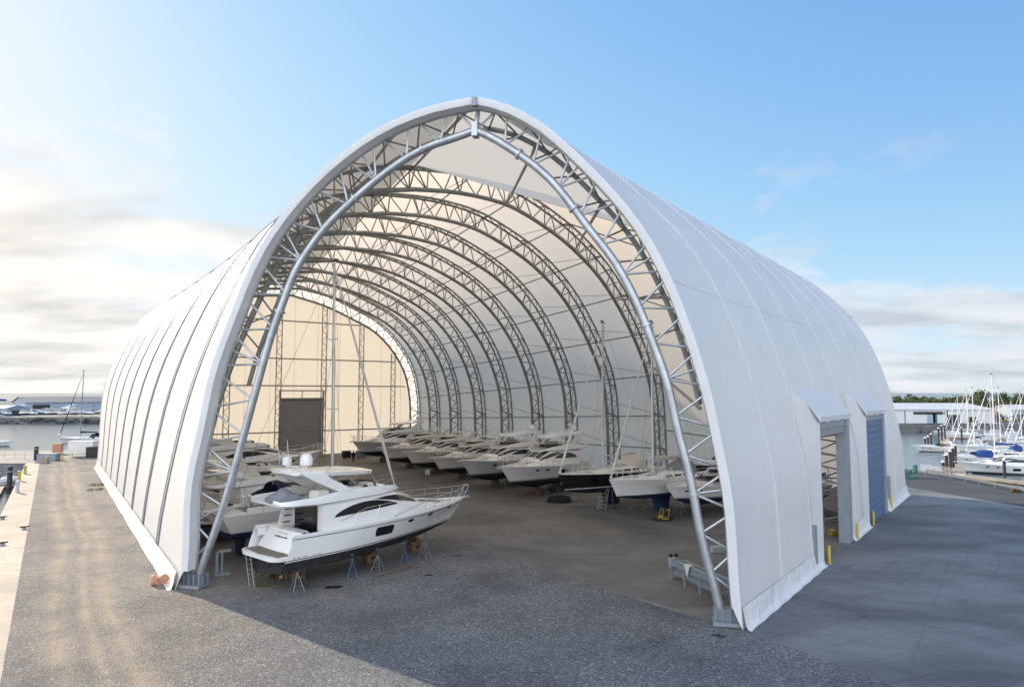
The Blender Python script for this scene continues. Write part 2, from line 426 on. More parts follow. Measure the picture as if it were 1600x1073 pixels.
# expansion joints and stains on the yard
for k, (a, b) in enumerate([((1522,778),(1410,1073)), ((1200,870),(1330,835)), ((1180,985),(1290,1073)), ((1330,842),(1600,905)), ((1240,930),(1600,1010)), ((1440,800),(1700,850))]):
    p, q = G(*a), G(*b); n = Vector((-(q-p).y, (q-p).x, 0)).normalized()*.018
    sheet('ground_joint', [p-n, q-n, q+n, p+n], .009, M['seam'])
def blob(px, py, rx, ry, rot, seed, mat, z=.013, name='oil_stain'):
    c = G(px,py); r = random.Random(seed); pts = []
    for k in range(18):
        a = 2*PI*k/18; w = .65+.5*r.random()
        x, y = rx*w*math.cos(a), ry*w*math.sin(a)
        pts.append((c.x+x*math.cos(rot)-y*math.sin(rot), c.y+x*math.sin(rot)+y*math.cos(rot)))
    return sheet(name, pts, z, mat)
blob(521,917,.55,.35,.3,1,M['oil']); blob(1122,993,.35,.22,-.3,2,M['oil']); blob(905,792,1.2,.4,.1,3,M['oil'])
blob(975,802,.6,.3,.1,5,M['oil']); blob(1075,905,1.0,.35,-.3,6,M['oil']); blob(1455,747,1.2,.6,.1,8,M['oil'])
blob(716,868,.5,.3,.3,9,M['oil']); blob(670,898,.35,.2,.3,10,M['oil'])
# ================================================================== BOAT SHED
shed = thing('boat_shed', 'huge white fabric arched boat shed with open front showing steel trusses', 'boat shed', ((L0+R0)/2))
shed_inv = Matrix.Translation(-((L0+R0)/2))
def part(mb, name, mats, parent=None, smooth=False, angle=None):
    o = mb.build(name, mats, parent or shed, smooth, angle)
    if parent is None: o.matrix_parent_inverse = shed_inv
    else: o.matrix_parent_inverse = Matrix.Identity(4)
    return o
NH = 30
up = Vector((0,0,1))
def plane_pt(A, u, sz): return Vector((A.x+u.x*sz[0], A.y+u.y*sz[0], sz[1]))
# outer curves (s along the truss plane, z): left half foot->apex, right half apex->foot
F_uf = (R0-L0).normalized()
fl_px = [(275,921),(284,893),(291,759),(309,674),(330,577),(360,494),(390,419),(419,366),(470,300),(530,243),(600,196),(675,166),(742,152)]
fr_px = [(742,152),(787,162),(844,191),(875,215),(904,242),(953,291),(1002,351),(1038,413),(1067,478),(1107,600),(1128,693),(1145,786),(1153,898),(1160,984)]
def px_curve(px, A, B):
    out = []
    for p in px:
        q, s = on_plane(*p, A, B); out.append((s, max(q.z,0)))
    return out
F_l = crom(px_curve(fl_px, L0, R0), NH); F_r = crom(px_curve(fr_px, L0, R0), NH)
F_l[0].y = 0; F_r[-1].y = 0
T1_l = [(0,0),(.35,3.3),(1.9,10.9),(4.2,17.2),(6.8,22.2),(10,26),(14,28.7),(19.7,30.3)]
T1_r = [(19.7,30.3),(24,31.0),(28,31.3),(32.3,31.2),(37.3,30.1),(42.9,28.1),(49,24.5),(55.4,17.8),(58.6,12),(59.45,4.4),(59.6,0)]
G_l = [(0,0),(.13,2.7),(.58,11.7),(2.6,17.5),(5.54,22.0),(11,26),(18,28),(27.5,29.0)]
G_r = [(27.5,29.0),(33.7,27.6),(38.5,25.8),(43.7,23.4),(47.7,19.9),(50.8,15.2),(52.1,10.2),(52.4,5),(52.4,0)]
T1l, T1r, Gl, Gr = crom(T1_l, NH), crom(T1_r, NH), crom(G_l, NH), crom(G_r, NH)
t1len = (R1-(L0+(L9-L0)/9)).length; glen = (R9-L9).length
right_px = [1043,970,905,852,803,761,722,689,658]
class Truss: pass
trusses = []
def line_hit(px):
    r = ray(px,700); d = R9-R1
    # R1 + t d = k r (xy)
    det = d.x*(-r.y)+r.x*d.y
    t = ((-R1.x)*(-r.y)-(-r.x)*(-R1.y))/det
    return R1+d*t
for i in range(1, 10):
    T = Truss(); T.A = L0+(L9-L0)*(i/9.0); T.B = line_hit(right_px[i-1]); T.B.z = 0
    f = (i-1)/8.0; T.u = (T.B-T.A).normalized(); W = (T.B-T.A).length
    ll = [Vector((lerp(a.x/t1len, b.x/glen, f)*W, lerp(a.y, b.y, f))) for a, b in zip(T1l, Gl)]
    rr = [Vector((lerp(a.x/t1len, b.x/glen, f)*W, lerp(a.y, b.y, f))) for a, b in zip(T1r, Gr)]
    T.l, T.r = ll, rr; T.curve = ll+rr[1:]
    trusses.append(T)
FT = Truss(); FT.A = L0; FT.B = R0; FT.u = F_uf; FT.l = F_l; FT.r = F_r; FT.curve = F_l+F_r[1:]
def offset_curve(C, d, lo=0.0, opened=False):
    n = len(C); out = []
    cen = Vector((sum(p.x for p in C)/n, 6.0))
    for i, p in enumerate(C):
        t = C[min(i+1,n-1)]-C[max(i-1,0)]
        nn = Vector((t.y, -t.x)).normalized()
        if nn.dot(cen-p) < 0: nn = -nn
        q = p+nn*d; q.y = max(q.y, lo) if (0 < i < n-1 or (opened and i == 0)) else lo
        out.append(q)
    return out
def world(T, C): return [plane_pt(T.A, T.u, p) for p in C]
# ---- fabric skins
skin_l = [world(FT, F_l)]+[world(T, T.l) for T in trusses]
def refine(rings, n, bulge=0.0):
    """insert n-1 rings between; fabric sags slightly between frames"""
    out = []
    for a, b in zip(rings[:-1], rings[1:]):
        for k in range(n):
            t = k/n; sag = 4*t*(1-t)*bulge
            ring = []
            for j, (p, q) in enumerate(zip(a, b)):
                v = p.lerp(q, t)
                if sag: 
                    c = Vector((-20, 75, 5)); d = (c-v).normalized(); v = v+d*sag
                ring.append(v)
            out.append(ring)
    out.append(rings[-1]); return out
mb = MB(); mb.loft(refine(skin_l, 3, .12))
part(mb, 'left_skin', M['fabric'], smooth=True)
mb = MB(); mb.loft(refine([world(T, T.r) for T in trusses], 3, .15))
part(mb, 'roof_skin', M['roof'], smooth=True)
# right outer shell: front half arch swept to the rear along the right wall, with two door openings
SW = (E0-R0)
def sweep_z(z, t):
    drop = .5*min(1, t/.13)*(2-min(1, t/.13))*.9+.8*t
    return z-drop*max(0, z/25.0)**2.5
def swept(C, t):
    return [plane_pt(R0, F_uf, (p.x-F_r[-1].x, sweep_z(p.y, t)))+SW*t for p in C]
def along(px, py):            # fraction along the right wall of a pixel on its base line
    r = ray(px, py); det = SW.x*(-r.y)+r.x*SW.y
    return ((-R0.x)*(-r.y)+r.x*R0.y*1.0)/det if False else ((R0.x*r.y-r.x*R0.y)/(r.x*SW.y-SW.x*r.y))
d1a, d1b = along(1284,875), along(1329,840); d2a, d2b = along(1356,812), along(1384,793)
DZ = on_plane(1284,657, R0, E0)[0].z
F_rr = [p.copy() for p in F_r]
# make one profile point sit at the door head
k_d = min(range(len(F_rr)), key=lambda k: abs(F_rr[k].y-DZ) if k > 8 else 99)
F_rr[k_d] = Vector((F_rr[k_d].x, DZ))
bays = sorted(set([0,.03,.06,.09]+[k/8 for k in range(1,9)]+[d1a,d1b,d2a,d2b]))
mb = MB()
rings = [swept(F_rr, t) for t in bays]
for (ta, a), (tb, b) in zip(list(zip(bays, rings))[:-1], list(zip(bays, rings))[1:]):
    tm = (ta+tb)/2
    indoor = d1a < tm < d1b or d2a < tm < d2b
    for k in range(len(a)-1):
        if indoor and k >= k_d: continue
        mb.quad(a[k], a[k+1], b[k+1], b[k])
part(mb, 'right_skin', M['fabric'], smooth=True)
# end closure behind the right shell + roof web between shell and hall
rear = swept(F_rr, 1.0); t1r = world(trusses[0], trusses[0].r)
mb = MB(); mb.loft([rear, t1r]); mb.poly([plane_pt(L0, F_uf, F_l[-1]), t1r[0], rear[0]])
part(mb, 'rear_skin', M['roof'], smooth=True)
# seams
def strip_on(ring_a, dirv, w, off, mbx, tubes=None):
    for p, q in zip(ring_a[:-1], ring_a[1:]):
        pass
cenL = Vector((-20,75,3))
mb = MB()
for T in trusses[:-1]:
    c = world(T, T.l); pts = []
    for p in c[:-1]:
        n = Vector((p.x-(T.A.x+T.u.x*14), p.y-(T.A.y+T.u.y*14), p.z-4)).normalized(); pts.append(p+n*.035)
    mb.polytube(pts, .04, 5)
part(mb, 'panel_seam', M['seam'], smooth=True)
mb = MB()
for k in range(1, 8):
    c = swept(F_rr, k/8)
    outn = Vector((ue.y, -ue.x, 0))
    inside = [t for t in (k/8,) if d1a < t < d1b or d2a < t < d2b]
    c2 = [p+outn*.02 for p in c if not (inside and p.z < 9.6)]
    if len(c2) > 2: mb.polytube(c2, .035, 5)
part(mb, 'fabric_weld', M['weld'], smooth=True)
for zz in (4.6, 16.0):
    kk = min(range(len(F_rr)), key=lambda k: abs(F_rr[k].y-zz) if k > 4 else 99)
    mb = MB(); oo = Vector((ue.y, -ue.x, 0))*.02
    tt = [k/24 for k in range(25)]
    tt = [t for t in tt if not (zz < 8 and d1a-.03 < t < d2b+.03)] if zz < 8 else tt
    runs = [[t for t in tt if t <= d1a], [t for t in tt if t >= d2b]] if zz < 8 else [tt]
    for rn in runs:
        if len(rn) > 1: mb.polytube([swept(F_rr, t)[kk]+oo for t in rn], .009, 4)
    part(mb, 'fabric_weld', M['weld'], smooth=True)
# front edge band (folded fabric), left and right
fo = FT.curve; fi = offset_curve(fo, .38, .9); back = Vector((-F_uf.y, F_uf.x, 0))
if back.y < 0: back = -back
mb = MB()
a = [p-back*.06+Vector((0,0,.0)) for p in world(FT, offset_curve(fo, -.02))]; b = [p-back*.10 for p in world(FT, offset_curve(fo,.19,.45))]; c = [p-back*.06 for p in world(FT, fi)]
d = [p+back*.55 for p in world(FT, fi)]; e = [p+back*.1 for p in world(FT, offset_curve(fo, -.05))]
mb.loft([e, a, b, c, d])
part(mb, 'edge_band', M['band'], smooth=True)
# ridge cap clip
mb = MB(); ap = plane_pt(L0, F_uf, F_l[-1])
mb.box(ap+Vector((0,-.05,-.28)), (.26,.3,.45), math.atan2(F_uf.y, F_uf.x)); part(mb, 'ridge_bracket', M['steel'])
# loose skirts along the bases
def skirt(P, Q, out, seed):
    mb = MB(); n = 90; r = random.Random(seed); rings = []
    for k in range(n+1):
        p = P.lerp(Q, k/n); w = .5+.25*math.sin(k*.5+seed)+r.random()*.12; h = .8+.03*r.random()
        rings.append([p+out*(.03)+up*(h+.15), p+out*(.08+.03*w)+up*h*.75, p+out*(.10+.06*w)+up*(.30+.05*r.random()), p+out*(.20+.07*w)+up*(.05), p+out*(.34+.09*w)+up*.015])
    mb.loft(rings); return mb
outL = Vector((-ul.y, ul.x, 0)); outL = outL if outL.x < 0 else -outL
outR = Vector((ue.y, -ue.x, 0))
part(skirt(L0, L9, outL, 1), 'base_skirt', M['skirt'], smooth=True, angle=70)
for a, b, s in ((0, d1a, 2), (d1b, d2a, 3), (d2b, 1, 4)):
    part(skirt(R0+SW*a, R0+SW*b, outR, s), 'base_skirt', M['skirt'], smooth=True, angle=70)
# ---- trusses
def truss(T, depth, r_in, r_out, r_web, spread, nodes, mat, double=True, sides=8):
    nrm = Vector((-T.u.y, T.u.x, 0))
    if nrm.y < 0: nrm = -nrm
    op = hasattr(T, 'open'); oc = offset_curve(T.curve, .22, 0.0, op); ic = offset_curve(T.curve, depth, .25, op)
    O = [p for p in world(T, oc)]; I = world(T, ic)
    mb = MB(); mb.polytube([p+nrm*spread*.5 for p in I], r_in, sides)
    t_obj = part(mb, 'truss', mat, smooth=True)
    mb = MB()
    offs = (0, spread) if double else (0,)
    for o_ in offs: mb.polytube([p+nrm*o_ for p in O], r_out, 6)
    part(mb, 'outer_chord', mat, t_obj, smooth=True)
    Ro = resample(O, nodes*2); Ri = resample(I, nodes*2)
    mb = MB()
    for k in range(0, nodes*2, 2):
        i0 = Ri[k]+nrm*spread*.5; i2 = Ri[min(k+2,nodes*2)]+nrm*spread*.5
        for o_ in (offs if k % 12 == 0 else offs[(k//2) % len(offs):][:1]):
            o1 = Ro[k+1]+nrm*o_; mb.tube(i0, o1, r_web, 6, caps=False); mb.tube(o1, i2, r_web, 6, caps=False)
        if k % 6 == 0 and k: mb.tube(i0, Ro[k]+nrm*offs[-1], r_web*.9, 6, caps=False)
    if double:
        for k in range(1, nodes*2, 2):
            mb.tube(Ro[k], Ro[k]+nrm*spread, r_web*.8, 5, caps=False)
            if k+2 < nodes*2: mb.tube(Ro[k], Ro[k+2]+nrm*spread, r_web*.6, 5, caps=False)
    part(mb, 'bracing', mat, t_obj, smooth=True)
    return t_obj, O, I
# front truss: heavy inner pipe follows the photographed line
in_px = [(311,899),(354,775),(397,620),(422,530),(440,479),(461,425),(485,386),(515,348),(566,300),(600,272),(637,246),(675,227),(712,215),(743,203.5),(769,215),(787,226),(825,251),(865,286),(921,358),(963,413),(996,475),(1018,530),(1043,600),(1060,675),(1079,749),(1090,809),(1101,861),(1116,917),(1127,958)]
bk = back*.8
ipts = []
for p in in_px:
    q, s = on_plane(*p, L0+bk, R0+bk); ipts.append(Vector((s, q.z)))
n_ap = 13
il = crom([tuple(p) for p in ipts[:n_ap+1]], 40); ir = crom([tuple(p) for p in ipts[n_ap:]], 40)
IC = [plane_pt(L0+bk, F_uf, p) for p in il+ir[1:]]
OC = [p+bk for p in world(FT, offset_curve(FT.curve, .26, .3))]
OC2 = [p+bk+back*1.3 for p in world(FT, offset_curve(FT.curve, .5, .3))]
mb = MB(); mb.polytube(IC, .21, 14)
ft_o = part(mb, 'truss', M['galv'], smooth=True)
mb = MB(); mb.polytube(OC, .12, 8)
part(mb, 'outer_chord', M['galv'], ft_o, smooth=True)
OC3 = [p+bk+back*2.3 for p in world(FT, offset_curve(FT.curve, .45, .3))]
mb = MB(); mb.polytube(OC3[10:-10], .14, 8)
part(mb, 'rear_chord', M['galv_dk'], ft_o, smooth=True)  # darker steel puts shade into the colour of the rear chord and its webs
mb = MB()
for k in range(12, len(OC3)-12, 2):
    mb.tube(OC3[k], OC[k+1], .05, 5, caps=False); mb.tube(OC[k+1], OC3[k+2], .05, 5, caps=False)
    if NH-8 < k < len(OC3)-14: 
        q = min(IC, key=lambda v: (v-OC3[k]).length); mb.tube(OC3[k], q, .05, 5, caps=False)
part(mb, 'bracing', M['galv_dk'], ft_o)
def arcpos(P): 
    L = [0]
    for a, b in zip(P[:-1], P[1:]): L.append(L[-1]+(b-a).length)
    return L
def halves(P, k): return P[:k+1], P[k:]
mb = MB(); mbf = MB()
def nearest(P, p): return min(P, key=lambda q: (q-p).length)
for side, (Ih, Oh, Oh2) in enumerate(((IC[:41], OC[:NH+1], OC2[:NH+1]), (IC[40:][::-1], OC[NH:][::-1], OC2[NH:][::-1]))):
    nseg = 15
    Ri = resample(Ih, nseg); Od = resample(Oh, 480); Od2 = resample(Oh2, 480)
    for k in range(1, nseg+1):
        p = Ri[k]; t = (Ri[k]-Ri[k-1]).normalized()
        step = (Ri[k]-Ri[k-1]).length
        for dd, m_ in ((-.40,1), (.40,1)) if k % 3 else ((-.42,1), (.02,1), (.42,1)):
            if k == nseg and dd > 0: continue
            mb.tube(p, nearest(Od, nearest(Od, p)+t*step*dd), .06, 8, caps=False)
        mbf.lathe((0,0,0), [(.0,0)], 3) if False else None
mb.tube(IC[40], OC[NH], .12, 8)
part(mb, 'bracing', M['galv'], ft_o, smooth=True)
mb = MB()
for k in (7, 20, 30, 36, 44, 50, 60, 72):
    t = (IC[k+1]-IC[k-1]).normalized(); mb.polytube([IC[k]-t*.06, IC[k]+t*.06], .30, 14)
mb.box(IC[40], (.3,.5,.75), math.atan2(F_uf.y, F_uf.x))
for q in mb.pieces(): part(q, 'flange', M['galv'], ft_o)
for i, T in enumerate(trusses):
    o, O, I = truss(T, 2.1, .21, .125, .066, .9, 46, M['galv_dk'])
    T.O = O; T.I = I
# right-shell frames (glimpsed through the side door)
for t in (.30, d1b+.02, d2b+.05):
    T = Truss(); T.A = L0+SW*t; T.u = F_uf; T.curve = [Vector((p.x, sweep_z(p.y, t)-.12)) for p in F_r[6:]]
    T.open = True
    truss(T, 1.9, .16, .1, .055, .6, 22, M['galv_dk'])
# purlins
def purlin(points, r=.075, mat='galv_dk'):
    mb = MB(); mb.polytube(points, r, 6); return part(mb, 'purlin', M[mat], smooth=True)
def curve_at(T, f):       # f 0..2 along left half then right half; slightly inside the skin
    C = offset_curve(T.curve, .30); n = len(C)-1
    k = f/2*n; a = int(k); t = k-a; p = C[a].lerp(C[min(a+1,n)], t)
    return plane_pt(T.A, T.u, p)
for f in (.12,.27,.42,.58,.74,.88,1.0,1.12,1.24,1.36,1.47,1.58,1.68,1.78,1.87,1.94):
    pts = [curve_at(T, f) for T in trusses]
    if f <= 1.0: purlin([curve_at(FT, f), curve_at(trusses[0], f)], .10)
    purlin(pts)
    if f > 1.05:
        mb = MB()
        for a, b in zip(trusses[:-1], trusses[1:]):
            mb.tube(curve_at(a, f), curve_at(b, f-.03), .03, 5); 
        part(mb, 'brace_cable', M['galv_dk'])
for ka, kb in ((3, 6), (8, 12), (14, 17), (20, 22)):
    purlin([IC[40].lerp(OC3[NH+ka], 1.0)-up*.2, trusses[0].I[NH+kb]], .10)
ex = []
for f in (1.36,1.58,1.78,1.90):
    C = offset_curve(F_r, .3); n = len(C)-1; k = (f-1)*n; a = int(k); p = C[a].lerp(C[a+1], k-a)
    e = plane_pt(R0, F_uf, (p.x-F_r[-1].x, p.y))+SW*.985
    purlin([e, curve_at(trusses[0], f)])
# ---- gable
TG = trusses[-1]
gi = offset_curve(TG.curve, 2.1, 0.0); GI = world(TG, gi); GO = world(TG, TG.curve)
gn = Vector((-TG.u.y, TG.u.x, 0)); gn = gn if gn.y > 0 else -gn
mb = MB()
for k in range(len(GI)-1):
    a, b = GI[k]+gn*.9, GI[k+1]+gn*.9
    mb.quad(Vector((a.x,a.y,0)), Vector((b.x,b.y,0)), b, a)
part(mb, 'gable_wall', M['gable'])
mb = MB(); mb.loft([[p+gn*.92 for p in GI], [p+gn*.92 for p in GO], GO])
part(mb, 'gable_edge', M['strip'])
def gp(s, z, off=0.0): return Vector((TG.A.x+TG.u.x*s, TG.A.y+TG.u.y*s, z))+gn*(.9+off)
def gtop(s):
    best = None
    for a, b in zip(gi[:-1], gi[1:]):
        if (a.x-s)*(b.x-s) <= 0 and abs(a.x-b.x) > 1e-6:
            z = lerp(a.y, b.y, (s-a.x)/(b.x-a.x)); best = z if best is None else max(best, z)
    return best or 2
for px in (355, 436, 507, 566, 616):
    s = on_plane(px, 650, L9, R9)[1]; zt = gtop(s)-.1
    mb = MB(); h = .45
    for a_, b_ in ((-h,0),(h,0)):
        mb.tube(gp(s+a_,0,-.25), gp(s+a_*.9,zt,-.25), .085, 6)
    z = .4; k = 0
    while z < zt-1:
        mb.tube(gp(s-h if k % 2 else s+h, z, -.25), gp(s+h if k % 2 else s-h, z+1.0, -.25), .05, 5, caps=False); z += 1.0; k += 1
    part(mb, 'gable_column', M['galv_dk'])
for k in range(1, 13):
    s_ = glen*k/13; mb = MB(); mb.tube(gp(s_,0,-.01), gp(s_,gtop(s_)-.1,-.01), .022, 4); part(mb, 'fabric_weld', M['gable_seam'])
for px, py in ((520,505),(520,562),(540,603),(560,671)):
    z = on_plane(px, py, L9, R9)[0].z
    ss = [p.x for p, q in zip(gi[:-1], gi[1:]) if (p.y-z)*(q.y-z) <= 0]
    if len(ss) >= 2:
        mb = MB(); mb.tube(gp(ss[0]+.2,z,-.12), gp(ss[-1]-.2,z,-.12), .11, 6); part(mb, 'gable_rail', M['galv_dk'])
sa, sb = on_plane(439,660,L9,R9)[1]+.1, on_plane(506,660,L9,R9)[1]-.1
zt = on_plane(470,625,L9,R9)[0].z
mb = MB(); nsl = 16
for k in range(nsl):
    z0, z1 = zt*k/nsl, zt*(k+1)/nsl
    prof = [(-.16,z0),(-.20,z0+.06),(-.20,z1-.06),(-.16,z1)]
    mb.loft([[gp(sa,z,o_) for o_,z in prof],[gp(sb,z,o_) for o_,z in prof]])
gd = part(mb, 'roller_door', M['shutter'])
mb = MB()
for s in (sa-.15, sb+.15): mb.tube(gp(s,0,-.3), gp(s,zt+1.6,-.3), .16, 4)
mb.tube(gp(sa,zt+.2,-.3), gp(sb,zt+.2,-.3), .2, 4); mb.tube(gp(sa,zt+1.6,-.3), gp(sb,zt+1.6,-.3), .1, 4); mb.tube(gp((sa+sb)/2,zt+.2,-.3), gp((sa+sb)/2,zt+1.6,-.3), .08, 4)
part(mb, 'door_frame', M['galv_dk'], gd)
# ---- right wall doors with canopies
def wp(t, z, off): return R0+SW*t+outR*off+up*z
wl = SW.length
def shell_in(z):    # how far the shell leans in at height z
    c = sorted([(p.y, F_r[-1].x-p.x) for p in F_rr])
    return interp([(a, b) for a, b in c], z)[0]
fperp = abs(F_uf.dot(outR))
for di, (ta, tb, opened) in enumerate(((d1a, d1b, True), (d2a, d2b, False))):
    ow = .14
    cz = DZ+1.9
    def sh(t, z, o_=0.02): return R0+SW*t-F_uf*shell_in(z)+up*z+outR*o_
    n = 10; top = []; mid = []; low = []
    for k in range(n+1):
        f = k/n
        top.append(sh(lerp(ta-1.6/wl, tb+.5/wl, f), cz+.12*math.sin(f*PI), .03))
        mid.append((sh(lerp(ta-1.0/wl, tb+.4/wl, f), (cz+DZ)/2+.35, .0)+wp(lerp(ta-.6/wl, tb+.35/wl, f), (cz+DZ)/2+.15, ow))*.5)
        low.append(wp(lerp(ta-.22/wl, tb+.25/wl, f), DZ+.28, ow+.13)+up*(.04*math.sin(k*2.1)))
    low2 = [p-up*.34-outR*.03 for p in low]
    mb.loft([top, mid, low, low2]) if False else None
    mb = MB(); mb.loft([top, mid, low, low2])
    zs_ = [0.02]+[DZ*j/8 for j in range(1,8)]+[DZ]
    # side cheeks: fabric drawn smoothly from the shell to the door edge
    mb.loft([[sh(ta-1.6/wl, z, .03) for z in zs_]+[top[0]], [(sh(ta-.8/wl, z, .03)+wp(ta-.5/wl, z, ow*.6))*.5 for z in zs_]+[mid[0]], [wp(ta, z, ow) for z in zs_]+[low2[0]]])
    mb.loft([[wp(tb, z, ow) for z in zs_]+[low2[n]], [sh(tb+.6/wl, z, .03) for z in zs_]+[top[n]]])
    mb.poly([mid[0], low[0], low2[0]]); mb.poly([top[n], mid[n], low[n], low2[n]])
    part(mb, 'door_canopy', M['fabric'], smooth=True, angle=35)
    mb = MB()
    def post(t0, t1, o0, o1, z1):
        mb.loft([[wp(t0,0,o0),wp(t1,0,o0),wp(t1,0,o1),wp(t0,0,o1)],[wp(t0,z1,o0),wp(t1,z1,o0),wp(t1,z1,o1),wp(t0,z1,o1)]], closed=True, caps=True)
    post(ta+.004/wl, ta+.18/wl, -.4, ow-.02, DZ-.01); post(tb-1.0/wl, tb-.003/wl, -.55, ow+.03, DZ-.05)
    mb.loft([[wp(ta+.2/wl,DZ-.5,-.4),wp(tb-1.01/wl,DZ-.5,-.4),wp(tb-1.01/wl,DZ-.5,ow-.03),wp(ta+.2/wl,DZ-.5,ow-.03)],[wp(ta+.2/wl,DZ,-.4),wp(tb-1.01/wl,DZ,-.4),wp(tb-1.01/wl,DZ,ow-.03),wp(ta+.2/wl,DZ,ow-.03)]], closed=True, caps=True)
    dz0 = DZ-1.0 if opened else 0.02
    m2 = MB(); ns = 3 if opened else 16
    for k in range(ns):
        z0, z1 = lerp(dz0, DZ-.5, k/ns), lerp(dz0, DZ-.5, (k+1)/ns)
        prof = [(.02,z0),(.07,z0+.05),(.07,z1-.05),(.02,z1)]
        m2.loft([[wp(ta,z,o_) for o_,z in prof],[wp(tb-1.0/wl,z,o_) for o_,z in prof]])
    dd = part(m2, 'roller_door', M['shutter'] if opened else M['blue_door'])
    part(mb, 'door_frame', M['steel'], dd)
# small personnel door frame / downpipe boxes beside the doors
for (px, py, h) in ((1274,888,2.6), (1390,790,2.9)):
    t = along(px, py); mb = MB()
    mb.loft([[wp(t-.25/wl,0,.05),wp(t+.25/wl,0,.05),wp(t+.25/wl,0,.12),wp(t-.25/wl,0,.12)],[wp(t-.25/wl,h,-.3),wp(t+.25/wl,h,-.3),wp(t+.25/wl,h,.10),wp(t-.25/wl,h,.10)]], closed=True, caps=True)
    part(mb, 'junction_box', M['steel'])
# base shoes of the front truss and ballast beams
def shoe(P, q, outdir, name='base_plate'):
    mb = MB(); a = math.atan2(F_uf.y, F_uf.x)
    mb.box(P+up*.12, (1.5,.9,.16), a); mb.box(P+up*.42-F_uf*outdir*.15, (1.1,.12,.55), a); mb.box(P+up*.42-F_uf*outdir*.15+back*.4, (1.1,.12,.55), a)
    for k in (-.62,-.3,.02,.32): mb.box(P+F_uf*(k*outdir)+up*.45-back*.12, (.05,.3,.6), a)
    for k in (-.6,.6): mb.tube(P+F_uf*k+up*.2, P+F_uf*k+up*.4, .05, 6)
    mb.box(P+up*.75+F_uf*outdir*.3+back*.2, (.18,.18,1.3), a)
    part(mb, name, M['steel'])
shoe(IC[0].lerp(L0+bk, .35)*1.0-up*IC[0].z*.65-back*.2, L0, -1); shoe(Vector((IC[-1].x, IC[-1].y, 0))+F_uf*.35-back*.2, R0, 1)
# ================================================================== BOATS (local axes: x forward from the stern, y to port, z up)
def smooth01(t): t = max(0, min(1, t)); return t*t*(3-2*t)
class Hull:
    """t 0..1 stern to stem, z rows keel..sheer"""
    def __init__(s, L, B, zk, zc, zs0, zs1, xs=0.0, rake=1.6, full=2.6, chine_full=1.9, keel_rise=1.0, sheer_pow=2.0, zw0=None, zw1=None, transom_rake=.5, mid=.35, sb=.92):
        s.__dict__.update(locals())
    def sheer(s, t): return lerp(s.zs0, s.zs1, t**s.sheer_pow)
    def keel(s, t): return s.zk + s.keel_rise*max(0, (t-.55)/.45)**2.4
    def bs(s, t):
        B = s.B/2
        if t < s.mid: return B*lerp(s.sb, 1, smooth01(t/s.mid))
        return B*max(0, 1-((t-s.mid)/(1-s.mid))**s.full)
    def bc(s, t):
        B = s.B/2*.88
        if t < .2: return B*lerp(s.sb+.04, 1, t/.2)
        return B*max(0, 1-((t-.2)/.8)**s.chine_full)
    def zchine(s, t): return s.zc + (.35*s.keel_rise+.25)*t**2.2
    def pt(s, t, z):
        """half breadth & x at height z"""
        zk, zc, zs = s.keel(t), s.zchine(t), s.sheer(t)
        zc = max(zc, zk+.02)
        if z <= zc: y = s.bc(t)*max(0, (z-zk)/(zc-zk))**.85
        else:
            f = (z-zc)/(zs-zc); fl = f**(1+.9*t**2)
            y = lerp(s.bc(t), s.bs(t), fl)
        fz = (z-s.zk)/(s.sheer(1)-s.zk)
        x = s.xs + t*(s.L-s.xs-s.rake*(1-max(0,min(1.1,fz))**1.3)) 
        x += (1-t)**6*s.transom_rake*(1-0)*max(0, (z-s.zc)/(zs-s.zc))*1.0 if z > s.zc else 0
        return x, y
    def zwl(s, t): return lerp(s.zw0, s.zw1, t)
    def inv_t(s, x, z):
        a, b = 0, 1
        for _ in range(24):
            m = (a+b)/2
            if s.pt(m, z)[0] < x: a = m
            else: b = m
        return (a+b)/2
    def hb(s, x, z): return s.pt(s.inv_t(x, z), z)[1]
    def ring(s, t, zlist): 
        out = []
        for z in zlist:
            x, y = s.pt(t, z); out.append((x, y, z))
        return out
def hull_meshes(H, root, mats, n=28, stripe=None, rows=7, transom=True):
    ts = [1-(1-k/n)**1.25 for k in range(n+1)]
    def body(f0, f1, nrow, off=0.0):
        mb = MB(); rings = []
        for t in ts:
            z0, z1 = f0(t), f1(t); half = []
            for k in range(nrow+1):
                z = lerp(z0, z1, k/nrow); x, y = H.pt(t, z); half.append((x, y+off*(1 if y > .001 else 1), z))
            rings.append(half)
        mb.loft(rings); mb.loft([[(p[0],-p[1],p[2]) for p in r] for r in rings])
        return mb, rings
    mb, r0 = body(H.keel, H.zwl, 5)
    mb.poly([*r0[0], *[(p[0],-p[1],p[2]) for p in r0[0][::-1]]])
    bot = mb.build('hull_bottom', mats[1], root, smooth=True, angle=45)
    mb, r1 = body(H.zwl, H.sheer, rows)
    if transom: mb.poly([*r1[0], *[(p[0],-p[1],p[2]) for p in r1[0][::-1]]])
    top = mb.build('hull', mats[0], root, smooth=True, angle=45)
    if stripe:
        mb = MB()
        for a, b in stripe:
            m_, _ = body(lambda t: H.zwl(t)+a, lambda t: H.zwl(t)+b, 1, .012)
            o = len(mb.v); mb.v += m_.v; mb.f += [tuple(i+o for i in f) for f in m_.f]; mb.m += m_.m
        mb.build('boot_stripe', mats[2], top)
    return top
def side_patch(H, x0, x1, lo, hi, off, n=14, rows=3, sides=(1,-1), curve=None):
    """conforming patch on a half-breadth surface: lo(x), hi(x) bound it"""
    mb = MB()
    for sd in sides:
        rings = []
        for k in range(n+1):
            x = lerp(x0, x1, k/n); a, b = lo(x), hi(x)
            if b < a: b = a
            rings.append([(x, sd*(H(x, lerp(a, b, j/rows))+off), lerp(a, b, j/rows)) for j in range(rows+1)])
        mb.loft(rings)
    return mb
